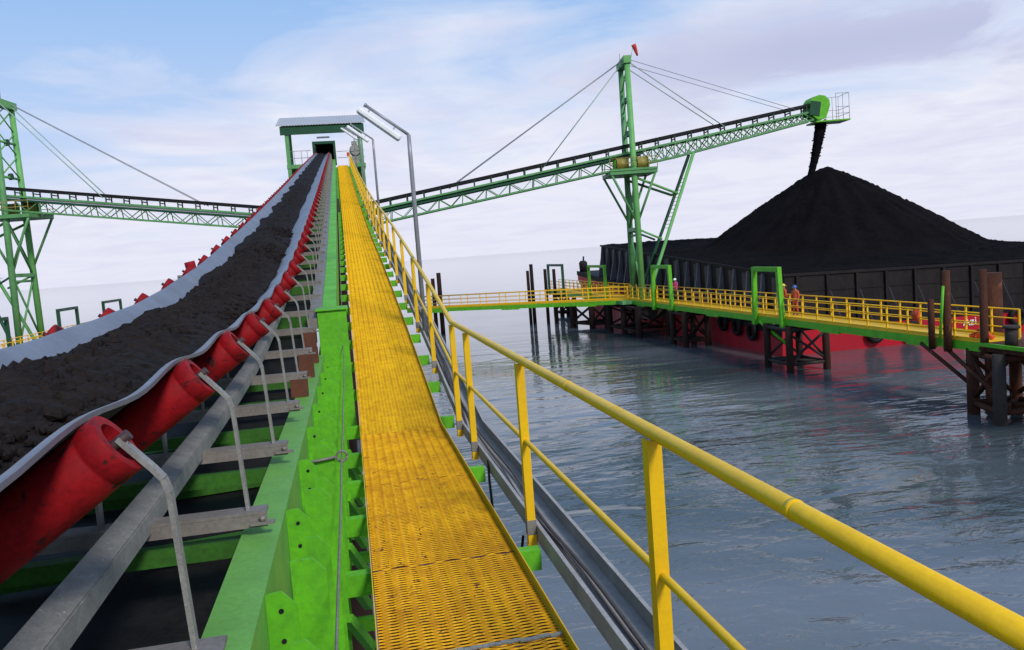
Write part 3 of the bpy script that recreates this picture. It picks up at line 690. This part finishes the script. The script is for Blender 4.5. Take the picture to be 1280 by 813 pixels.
    for sg in (0, 1):
        p = P(C-.95+1.75*sg, -.9, 6.16)
        w_ = thing('winch', ('tan winch on the ' + side + ' loader platform, ' + ('left' if sg == (0 if side == 'right' else 1) else 'right') + ' of the front mast leg'), 'winch', 'winches on the mast platforms', loc=tuple(p))
        MB().box(-.65, .65, -.5, .5, 0, .15).build('base', 'tan', w_)
        MB().lathe((-.5, 0, .62), (.5, 0, .62), [(0, .05, 0), (0, .6, 0), (.07, .6, 0), (.07, .5, 0), (.93, .5, 0), (.93, .6, 0), (1.0, .6, 0), (1.0, .05, 0)], 18).build('drum', 'tan', w_)
        m = MB(); m.box(-.62, -.52, -.3, .3, .151, .95); m.box(.52, .62, -.3, .3, .151, .95); m.build('cheek_plate', 'green', w_)
    return P
PR = loader('right', (-1, 74.5), (24.7, 71), 'green lattice loading boom on the right, pouring coal over the barge', 'tall green mast on the right pier with a red windsock on top')
PL = loader('left', (-1, 74.5), (-26.5, 78), 'green loading boom left of the conveyor with no barge beneath it', 'tall green mast at the left picture edge behind the coal belt')
p = PR(26.5, 0, 15.5); ws = thing('windsock', 'small red windsock on a rod above the right mast', 'windsock', loc=tuple(p))
MB().tube([(0, 0, -.05), (.35, 0, 1.45)], .02, 6).build('rod', 'cable', ws)
MB().tube([(.36, 0, 1.4), (.45, .02, 1.2), (.58, .04, .8), (.68, .04, .45)], [.20, .19, .13, .07], 10).build('sock', 'sock', ws)

# falling coal
def stream():
    mb = MB(); n = 14; rings = 40; k0 = 0
    for i in range(rings):
        t = i/(rings-1); c = PR(42.85-1.1*t**1.3, 0, 9.35-4.6*t); r = .50-.22*t
        for j in range(n):
            a = 2*math.pi*j/n; rr = r*(1+rng.normal(0, .03)); mb.v.append((c.x+rr*math.cos(a), c.y+rr*math.sin(a), c.z+rng.normal(0, .05)))
    for i in range(rings-1):
        for j in range(n): a = i*n+j; b = i*n+(j+1) % n; mb.f.append((a, b, b+n, a+n)); mb.m.append(0); mb.sm.append(False)
    for i in range(70):
        t = random.random(); c = PR(42.85-1.1*t**1.3, 0, 9.35-4.6*t); r = (.50-.22*t)*random.uniform(.9, 1.2); a = random.random()*6.28; s = random.uniform(.02, .05)
        q = Vector((c.x+r*math.cos(a), c.y+r*math.sin(a), c.z)); mb.box(q.x-s, q.x+s, q.y-s, q.y+s, q.z-s, q.z+s)
    return mb.build('falling_coal', 'coal_heap')
tag(stream(), 'thin stream of black coal falling from boom head onto the heap', 'coal', kind='stuff')

# ================================================================== BARGE (trimmed: the loaded near end sits lower)
SL = .070; LIST = -.022
def listed(x): return LIST*(x-26.9)
def tw(y): return -2.62+SL*(y-49.5)          # wall top
def dk(y): return -5.95+SL*(y-49.5)          # deck
BX0, BX1, BY0, BY1 = 26.9, 55.6, 49.5, 88.4
bg_ = thing('coal_barge', 'black walled coal barge with red hull moored beside the yellow catwalk', 'barge', loc=(41, 69, SEA))
def bm_build(m, name, mats, parent=None):
    m.v = [(x, y, z+listed(x)) for x, y, z in m.v]
    return m.build(name, mats, parent or bg_, loc=(41, 69, SEA))
def slab(m, x0, x1, y0, y1, f0, f1, mi=0):
    m.hexa([(x0, y0, f0(y0)), (x1, y0, f0(y0)), (x1, y1, f0(y1)), (x0, y1, f0(y1)), (x0, y0, f1(y0)), (x1, y0, f1(y0)), (x1, y1, f1(y1)), (x0, y1, f1(y1))], mi)
m = MB(); hx0, hx1 = 26.05, 56.4
m.prism([(48.5, dk(48.5)), (48.7, SEA-1.2), (88, SEA-1.0), (95.6, dk(95.6)-1.0), (95.6, dk(95.6))], 'x', hx0, hx1); bm_build(m, 'hull', 'hull_red')
m = MB(); slab(m, hx0+.05, hx1-.05, 48.55, 95.5, lambda y: dk(y)+.004, lambda y: dk(y)+.02); bm_build(m, 'deck', 'hull_black')
m = MB(); slab(m, hx0-.06, hx0, 48.5, 95.7, lambda y: dk(y)-.45, lambda y: dk(y)+.05); bm_build(m, 'rubbing_strake', 'hull_black')
for nm, (x0, x1, y0, y1), mt_ in (('side_wall', (BX0, BX0+.12, BY0, BY1), 'hull_black'), ('side_wall', (BX1-.12, BX1, BY0, BY1), 'hull_grey'), ('end_wall', (BX0+.121, BX1-.121, BY0, BY0+.12), 'hull_black'), ('end_wall', (BX0+.121, BX1-.121, BY1-.12, BY1), 'hull_black')):
    m = MB(); slab(m, x0, x1, y0, y1, lambda y: dk(y)+.021, tw); bm_build(m, nm, mt_)
m = MB(); slab(m, BX0-.10, BX0-.001, BY0-.1, BY1+.1, lambda y: tw(y)-.16, lambda y: tw(y)+.02); m.box(BX0, BX1, BY0-.10, BY0-.001, tw(BY0)-.16, tw(BY0)+.02); bm_build(m, 'wall_rim', 'hull_black')
first = None; n_rib = 19
for i in range(n_rib):                                         # tapering buttress ribs on the catwalk side
    y = BY0+.6+(BY1-BY0-1.2)*i/(n_rib-1)
    m = MB(); t_, b_ = tw(y)-.18, dk(y)+.03
    poly = [(BX0-.001, t_), (BX0-.16, t_), (BX0-.30, (t_+b_)/2+.4), (BX0-.72, b_), (BX0-.001, b_)]
    m.prism(poly, 'y', y-.10, y+.10); bm_build(m, 'rib', 'rib')
    if i < n_rib-1:
        m = MB(); yy0, yy1 = y+.17, y+1.0
        m.hexa([(BX0-.10, yy0, dk(y)+1.1), (BX0-.02, yy0, dk(y)+1.1), (BX0-.02, yy1, dk(yy1)+1.1), (BX0-.06, yy1, dk(yy1)+1.1), (BX0-.10, yy0, t_-.1), (BX0-.02, yy0, t_-.1), (BX0-.02, yy1, t_-.1), (BX0-.06, yy1, t_-.1)]); bm_build(m, 'wall_plate', 'hull_grey')
for i in range(14):                                            # posts and raking stays on the near end wall
    x = 27.7+2.08*i; m = MB(); m.box(x-.09, x+.09, BY0-.18, BY0-.001, dk(BY0)+.02, tw(BY0)-.18); bm_build(m, 'wall_post', 'hull_black')
    m = MB(); m.bar((x+.12, BY0-.12, dk(BY0)+2.1), (x+.55, BY0-.75, dk(BY0)+.03), .10, .10); bm_build(m, 'stay', 'hull_grey')
m = MB()
for z in (1.1, 2.15): m.box(BX0+.2, BX1-.2, BY0-.05, BY0-.002, dk(BY0)+z, dk(BY0)+z+.06)
bm_build(m, 'wall_stiffener', 'hull_black')
m = MB(); m.tube([(26.6, 94.9, dk(94.9)), (26.6, 94.9, dk(94.9)+1.0), (26.6, 94.9, dk(94.9)+1.25)], [.45, .5, .3], 12); m.tube([(26.6, 94.9, dk(94.9)+.9), (26.7, 94.9, dk(94.9)+1.75)], .1, 8); bm_build(m, 'bollard', 'hull_black')
# hull name painted on the near end
cu = bpy.data.curves.new('hull_name', 'FONT'); cu.body = 'Azi'; cu.size = .78; cu.extrude = .004
tx = bpy.data.objects.new('hull_name_curve', cu); COL.objects.link(tx); bpy.context.view_layer.update()
me = bpy.data.meshes.new_from_object(tx.evaluated_get(bpy.context.evaluated_depsgraph_get())); bpy.data.objects.remove(tx); bpy.data.curves.remove(cu)
me.materials.clear(); me.materials.append(M['letter']); hn = bpy.data.objects.new('hull_name', me); COL.objects.link(hn); hn.parent = bg_
hn.location = (38.7-41, 48.49-69, -6.62-SEA+listed(39.5)); hn.rotation_euler = (R(90), 0, 0)

# coal heap inside the barge
AX, AY, AZ = 41.6, 68.7, 5.35
def heap():
    mb = MB(); nx, ny = 110, 150; X0, X1, Y0_, Y1_ = BX0+.13, BX1-.13, BY0+.13, BY1-.13
    ph = rng.random(60)*6.28; kx = rng.normal(0, 1.6, 60); ky = rng.normal(0, 1.6, 60)
    for i in range(ny+1):
        y = Y0_+(Y1_-Y0_)*i/ny
        for j in range(nx+1):
            x = X0+(X1-X0)*j/nx
            edge = min(x-X0, X1-x, y-Y0_, Y1_-y); lev = tw(y)+listed(x)+min(.38, .05+edge*.08)
            r = math.hypot(x-AX, y-AY); cone = AZ-.645*(math.sqrt(r*r+.9)-.95)
            a_ = math.atan2(y-AY, x-AX); cone += .13*math.sin(a_*9+1)*min(1, r/6)+.09*math.sin(a_*23+.4*r)*min(1, r/5)+.05*math.sin(a_*41)*min(1, r/5)
            w = float(np.sum(np.sin(kx*x+ky*y+ph)))/60
            z = math.log(math.exp(7*(lev-cone))+1)/7+cone if abs(lev-cone) < 8 else max(lev, cone)
            lim = tw(y)+listed(x)+.03 if edge < .05 else 1e9
            mb.v.append((x, y, min(z+(w*.35+rng.normal(0, .035))*min(1, edge), lim)))
    for i in range(ny):
        for j in range(nx): a = i*(nx+1)+j; mb.f.append((a, a+1, a+nx+2, a+nx+1)); mb.m.append(0); mb.sm.append(True)
    return mb.build('coal_heap', 'coal_heap')
tag(heap(), 'big conical heap of black coal filling the barge', 'coal')
# tyre fenders
tz = [(26.0, 56.6, 'first tyre fender on the catwalk side of the hull, farthest from the barge corner'), (26.0, 54.4, 'middle one of three tyre fenders on the catwalk side of the hull'), (26.0, 52.2, 'third tyre fender on the catwalk side, nearest the barge corner'),
      (32.3, 48.3, 'black tyre hanging on the red hull end, just right of the middle trestle'), (34.9, 48.3, 'second black tyre on the red hull end below the green catwalk edge'), (42.6, 48.3, 'black tyre on the red hull end beside the grey bollard post')]
for i, (x, y, lb) in enumerate(tz):
    m = MB(); ax = 'x' if i < 3 else 'y'; z = dk(y)-.62+(.35 if i == 5 else 0)+listed(x)
    pts = [(0, .48*math.cos(a), .48*math.sin(a)) if ax == 'x' else (.48*math.cos(a), 0, .48*math.sin(a)) for a in np.linspace(0, 2*math.pi, 25)]
    m.tube(pts, .17, 10, cap=False); o = m.build('tyre_fender', 'rubber'); o.location = (x-.16 if ax == 'x' else x, y, z); tag(o, lb, 'tyre', 'tyre fenders hung on the barge')

# ================================================================== CATWALKS
DZ = -4.75
def catwalk(label, A, B, w, group='catwalks over the water', both=True, step=1.5, z0=DZ, z1=DZ, rail_h=1.1):
    A, B = Vector((*A, z0)), Vector((*B, z1)); L = (B-A).length; d = (B-A).normalized(); n = Vector((-d.y, d.x, 0)).normalized()
    t = thing('catwalk', label, 'catwalk', group, loc=(0, 0, 0))
    m = MB(); m.bar(A+n*w/2+Vector((0, 0, -.03)), B+n*w/2+Vector((0, 0, -.03)), w-.02, .05); m.build('deck', 'yellow_far', t)
    for q in (0, 1):
        a = A+n*w*q; b = B+n*w*q; m = MB(); m.bar(a+Vector((0, 0, -.22)), b+Vector((0, 0, -.22)), .12, .34)
        k = max(2, int(L/7))
        for i in range(k): p = a.lerp(b, (i+.5)/k); m.bar(p-d*.9+Vector((0, 0, -.42)), p+d*.9+Vector((0, 0, -.42)), .14, .12)
        m.build('edge_beam', 'green', t)
    for q in ((0, 1) if both else (0,)):
        a = A+n*w*q; b = B+n*w*q; m = MB(); up = Vector((0, 0, 1))
        for h in (.37, .74, rail_h): m.tube([a+up*h, b+up*h], .026 if h < 1 else .034, 6)
        m.bar(a+up*.06, b+up*.06, .012, .12)
        rl = m.build('rail', 'yellow_far', t)
        k = int(L/step)
        for i in range(k+1): m = MB(); p = a.lerp(b, i/k); m.bar(p, p+up*rail_h, .075, .06); m.build('rail_post', 'yellow_far', rl)
    return t
catwalk('yellow railed catwalk on green beams running beside the barge', (23.6, 28.6), (23.6, 70.8), -1.7, step=1.45)
catwalk('far stretch of yellow catwalk behind the right mast by the dark far barge end', (23.4, 72.6), (23.4, 101), -1.7, step=1.6)
catwalk('slim gangway with two rail yellow railing from conveyor to right mast', (24.2, 71.1), (6.2, 85.6), 1.2, both=True, step=2.1)
catwalk('yellow railed catwalk on the left seen just above the coal belt edge', (-23.9, 58), (-23.9, 112), 1.7, step=1.6)
m = MB(); m.box(22.6, 27, 69.2, 74.2, DZ-.35, DZ-.06); tag(m.build('mast_platform', 'green_far'), 'green steel platform carrying the right mast at the catwalk corner', 'platform')
m = MB(); m.box(-28.6, -25.7, 75.6, 80.4, DZ-.35, DZ-.06); tag(m.build('mast_platform', 'green_far'), 'green steel platform under the left mast beyond the conveyor belt', 'platform')
m = MB(); m.box(24.3, 26.3, 67.7, 69.4, -6.4, -4.82); tag(m.build('concrete_block', 'concrete'), 'stained brown block under the catwalk below the right mast', 'block')
m = MB(); m.box(23.4, 26.2, 23.5, 28.5, DZ-.30, DZ-.05); m.box(23.28, 23.395, 23.5, 28.5, DZ-.12, DZ+.02, 1)
tag(m.build('landing', ['rust', 'green']), 'green edged landing at the right end of the catwalk above rusty piles', 'landing')

def portal(label, x, y0, y1, h, r=.13, matn='green', rake=0.0):
    t = thing('portal_frame', label, 'portal frame', 'green portal frames standing on the catwalks', loc=(x, (y0+y1)/2, DZ))
    c = (y1-y0)/2
    for sg in (-1, 1): MB().bar((0, sg*(c+rake), -.55), (0, sg*c, h), 2*r, 2*r, (0, 1, 0)).build('upright', matn, t)
    MB().bar((0, -c-r, h+r*.9), (0, c+r, h+r*.9), 2*r, 2*r).build('lintel', matn, t)
portal('largest green portal frame, standing by the workers on the catwalk', 23.45, 43.8, 46.7, 2.62, .125, 'green', .2)
portal('green portal frame on the catwalk just right of the right mast', 23.45, 60.2, 63.7, 2.72, .13, 'green', .15)
portal('slim green portal frame just left of the right mast, before the ribbed barge wall', 23.3, 76.0, 81.3, 2.75, .12)
portal('dark portal frame farthest out on the right catwalk beside tall piles', 23.3, 91.8, 98.6, 2.85, .13, 'green_dark')
portal('middle one of three dark portal frames on the left catwalk', -24.0, 77.0, 82.0, 2.7, .12, 'green_dark')
portal('farthest dark portal frame on the left catwalk, half behind a red roller', -24.0, 90.5, 97.0, 2.8, .12, 'green_dark')
portal('nearest dark portal frame on the left catwalk at the picture edge', -24.0, 60.0, 66.0, 2.7, .12, 'green_dark')

# ================================================================== TRESTLES AND PILES
def trestle(label, pts, top, r, mat_, mat_b, braces=True):
    t = thing('pile_trestle', label, 'trestle', 'pile trestles under the catwalks', loc=(0, 0, 0))
    for ip, (x, y) in enumerate(pts): MB().tube([(x, y, SEA-2.5), (x, y, SEA+1), (x, y, top)], [r*1.04, r, r*.97], 12).build('pile', mat_ if ip == 0 or mat_ != 'pile_grey' else 'rust', t)
    m = MB(); n = len(pts)
    for i in range(n):
        for j in range(i+1, n):
            a, b = pts[i], pts[j]
            if math.hypot(a[0]-b[0], a[1]-b[1]) < 4.2:
                m.tube([(*a, SEA+.45), (*b, SEA+.45)], r*.5, 6); m.tube([(*a, top-.2), (*b, top-.2)], r*.55, 6)
    m.build_each('waling', mat_b, t)
    if braces:
        m = MB()
        for i in range(n-1):
            a, b = pts[i], pts[i+1]
            if math.hypot(a[0]-b[0], a[1]-b[1]) < 4.2: m.tube([(*a, SEA+.6), (*b, top-.4)], r*.38, 6); m.tube([(*b, SEA+.6), (*a, top-.4)], r*.38, 6)
        m.build_each('brace', mat_b, t)
    return t
trestle('nearest rusty trestle of thick piles at the right picture edge', [(23.15, 27.2), (23.75, 29.3), (25.6, 29.2), (25.7, 27.0)], DZ-.3, .235, 'pile_grey', 'rust')
trestle('cross braced trestle under the green portal by the workers', [(23.3, 42.7), (25.5, 42.7), (25.4, 45.4), (23.4, 45.4)], DZ-.4, .20, 'pile', 'pile_grey')
trestle('dark trestle under the catwalk midway between worker portal and right mast', [(23.3, 57.4), (25.0, 57.4), (25.0, 60.0), (23.4, 60.0)], DZ-.4, .22, 'pile', 'pile')
trestle('dense dark group of piles carrying the right mast platform', [(22.9, 66.2), (25.4, 66.0), (26.3, 69.0), (23.0, 70.3), (24.6, 72.0), (26.4, 73.0), (22.9, 74.0)], DZ-.36, .26, 'pile', 'pile')
trestle('dark trestle beneath the far catwalk stretch left of the mast', [(21.2, 80.6), (22.2, 77.4), (23.6, 77.0), (24.6, 80.4)], DZ-.4, .30, 'pile', 'pile')
trestle('far trestle under the outer end of the right catwalk', [(23.5, 94), (25.0, 94), (25.0, 97), (23.5, 97)], DZ-.4, .26, 'pile', 'pile')
trestle('trestle under the left mast platform behind the belt', [(-28.3, 76), (-26, 76), (-26, 80), (-28.3, 80)], DZ-.36, .26, 'pile', 'pile')
trestle('trestle under the left catwalk behind the belt', [(-25.4, 93), (-24, 93), (-24, 96), (-25.4, 96)], DZ-.36, .24, 'pile', 'pile')
trestle('pile bent carrying the conveyor below the joint box', [(-2.1, 12), (-.3, 12), (-.3, 15), (-2.1, 15)], -1.6, .2, 'pile', 'rust')
trestle('tall pile bent carrying the rising conveyor near the second lamp', [(-2.1, 38), (-.3, 38), (-.3, 41), (-2.1, 41)], 2.9, .22, 'pile', 'rust')
m = MB(); m.tube([(23.5, 32.0, -5.1), (23.7, 29.4, -6.5)], .08, 8); m.tube([(23.4, 30.4, -5.1), (23.3, 27.4, -6.7)], .08, 8)
tag(m.build('raking_brace', 'rust'), 'pair of rusty raking braces under the catwalk end by the nearest trestle', 'brace')
def pile(label, x, y, top, r, mat_='pile', lean=0.0, foot=SEA-2.5):
    o = MB().tube([(0, 0, foot), (lean*.5, 0, -4.5), (lean, 0, top)], [r, r, r*.95], 12).build('pile', mat_); o.location = (x, y, 0); tag(o, label, 'pile', 'bare mooring piles')
pile('tallest dark mooring pile in the group of four left of the far portal', 19.05, 88.4, -1.35, .20)
pile('shorter dark pile touching the left side of the tallest pile', 18.55, 88.0, -2.0, .17)
pile('slim dark pile midway between tallest pile and far portal', 20.25, 87.2, -1.95, .18)
pile('dark pile standing right against the far portal frame', 20.95, 86.2, -2.0, .18)
pile('taller of two dark piles seen through the near handrail', 8.95, 86.0, -1.45, .23)
pile('shorter of two dark piles seen through the near handrail', 8.4, 86.8, -2.0, .2)
pile('rusty brown post leaning beside the slanted green pole', 23.35, 30.15, -2.0, .16, 'rust', foot=-5.25)
pile('rusty brown post at the right end of the catwalk rail', 23.45, 28.25, -1.95, .15, 'rust', foot=-5.25)
pile('short rusty post left of the slanted green pole', 23.35, 31.1, -3.2, .13, 'rust', foot=-5.25)
pile('wide rusty pile behind the catwalk end, before the black barge wall', 26.6, 31.5, -2.35, .38, 'rust')
m = MB().tube([(0, .3, 0), (0, 0, 2.35)], .055, 8); o = m.build('slanted_pole', 'green'); o.location = (23.1, 30.0, -4.95); tag(o, 'bright green slanted pole leaning on the rusty brown post', 'pole')
m = MB().tube([(0, 0, 0), (.55, -1.9, -1.15)], .09, 8); o = m.build('loose_strut', 'green'); o.location = (23.4, 46.2, -5.1); tag(o, 'loose green strut jutting below the catwalk left of the braced trestle', 'strut')
bd = thing('mooring_bollard', 'grey mooring bollard on the landing at the right picture edge', 'bollard', loc=(23.75, 27.25, DZ-.05))
MB().tube([(0, 0, 0), (0, 0, .62), (0, 0, .66)], [.22, .22, .17], 14).build('drum', 'pile_grey', bd); MB().tube([(0, 0, .66), (0, 0, .76)], [.30, .28], 14).build('cap', 'pile_grey', bd)
# orange gear on the catwalk
m = MB()
for a in range(3): m.tube([(.05*a-.05, .12*a-.12, .95), (-.06, .1*a-.12, .75), (-.05, .13*a-.12, .45+.06*a)], [.07, .12, .06], 8)
o = m.build('life_vest', 'orange'); o.location = (23.62, 32.4, DZ+.1); tag(o, 'orange life vest hung over the catwalk rail', 'life vest')
m = MB()
for i in range(7): m.tube([(random.uniform(-.3, .3), random.uniform(-.5, .5), .05), (random.uniform(-.1, .1), random.uniform(-.2, .2), .22+.1*random.random()), (random.uniform(-.3, .3), random.uniform(-.5, .5), .05)], [.08, .13, .08], 8)
o = m.build('tarpaulin', 'orange'); o.location = (24.2, 29.3, DZ+.02); tag(o, 'crumpled orange tarpaulin lying at the catwalk end', 'tarpaulin')

# ================================================================== PEOPLE
def person(label, loc, rz, top, legs, helmet, pose, h=1.72):
    V, E, Rr = [], [], []
    def add(p, r, par=None): V.append(p); Rr.append(r); i = len(V)-1; (E.append((par, i)) if par is not None else None); return i
    pel = add((0, 0, .95), .135); wst = add((0, .01, 1.10), .125, pel); ch = add((0, .0, 1.32), .155, wst); nk = add((0, 0, 1.48), .062, ch); hd = add((0, -.015, 1.60), .092, nk); add((0, -.02, 1.70), .075, hd)
    add((0, -.115, 1.585), .018, hd)
    for sg in (-1, 1):
        hp = add((sg*.10, 0, .90), .095, pel); kn = add((sg*.12, -.03, .49), .062, hp); an = add((sg*.13, .02, .09), .045, kn); add((sg*.14, -.14, .04), .04, an)
        sh = add((sg*.19, 0, 1.40), .065, ch)
        if pose == 'rail': el, wr = (sg*.24, -.10, 1.15), (sg*.17, -.36, 1.10)
        else: el, wr = (sg*.26, .02, 1.13), (sg*.27, -.10, .88)
        e_ = add(el, .046, sh); w_ = add(wr, .034, e_)
        dv = (Vector(wr)-Vector(el)).normalized(); pm = Vector(wr)+dv*.07; pi = add(tuple(pm), .036, w_); side = Vector((1, 0, 0))
        for f in range(4): 
            b0 = pm+side*(f-1.5)*.02+dv*.04; q = add(tuple(b0), .010, pi); add(tuple(b0+dv*.04*(1-.1*abs(f-1.5))+Vector((0, 0, -.015))), .008, q)
        q = add(tuple(pm-side*sg*.04), .011, pi); add(tuple(pm-side*sg*.055+dv*.035), .009, q)
    me = bpy.data.meshes.new('person'); me.from_pydata(V, E, []); ob = bpy.data.objects.new('person', me); COL.objects.link(ob)
    md = ob.modifiers.new('skin', 'SKIN'); 
    for i, r in enumerate(Rr): me.skin_vertices[0].data[i].radius = (r, r*.85 if r > .09 else r)
    me.skin_vertices[0].data[0].use_root = True
    ob.modifiers.new('sub', 'SUBSURF').levels = 1; bpy.context.view_layer.update()
    me2 = bpy.data.meshes.new_from_object(ob.evaluated_get(bpy.context.evaluated_depsgraph_get())); ob.modifiers.clear(); ob.data = me2; me2.name = 'person'
    me2.materials.clear()
    for q in ('skin', top, legs, 'navy'): me2.materials.append(M[q])
    for p in me2.polygons:
        c = p.center; arm = abs(c.x) > .21 and c.z < 1.2 and c.z > .7; fore = pose == 'rail' and c.y < -.28
        p.material_index = 0 if (c.z > 1.46 or fore or (arm and c.z < .92)) else (1 if c.z > .97 else (2 if c.z > .10 else 3)); p.use_smooth = True
    ob.location = loc; ob.rotation_euler = (0, 0, rz); ob.scale = (h/1.72,)*3
    tag(ob, label, 'person')
    m = MB().lathe((0, -.015, 1.62), (0, -.015, 1.82), [(0, .135, 0), (.012, .135, 0), (.012, .118, 0), (.06, .113, 0), (.11, .085, 0), (.14, .04, 0), (.147, .001, 0)], 16)
    m.prism([(-.08, 1.615), (.08, 1.615), (.08, 1.63), (-.08, 1.63)], 'y', -.20, -.11); m.build('helmet', helmet, ob)
person('person in pink top and white helmet behind the catwalk rail near the mast', (25.05, 63.2, DZ), R(-60), 'pink', 'navy', 'helmet_w', 'rail', 1.78)
person('person in orange coverall and blue helmet beside the largest green portal', (24.85, 44.6, DZ), R(-70), 'coverall', 'coverall', 'helmet_b', 'stand', 1.68)
person('person in yellow helmet partly hidden behind the portal upright', (25.1, 46.4, DZ), R(100), 'coverall', 'navy', 'helmet_y', 'stand', 1.70)
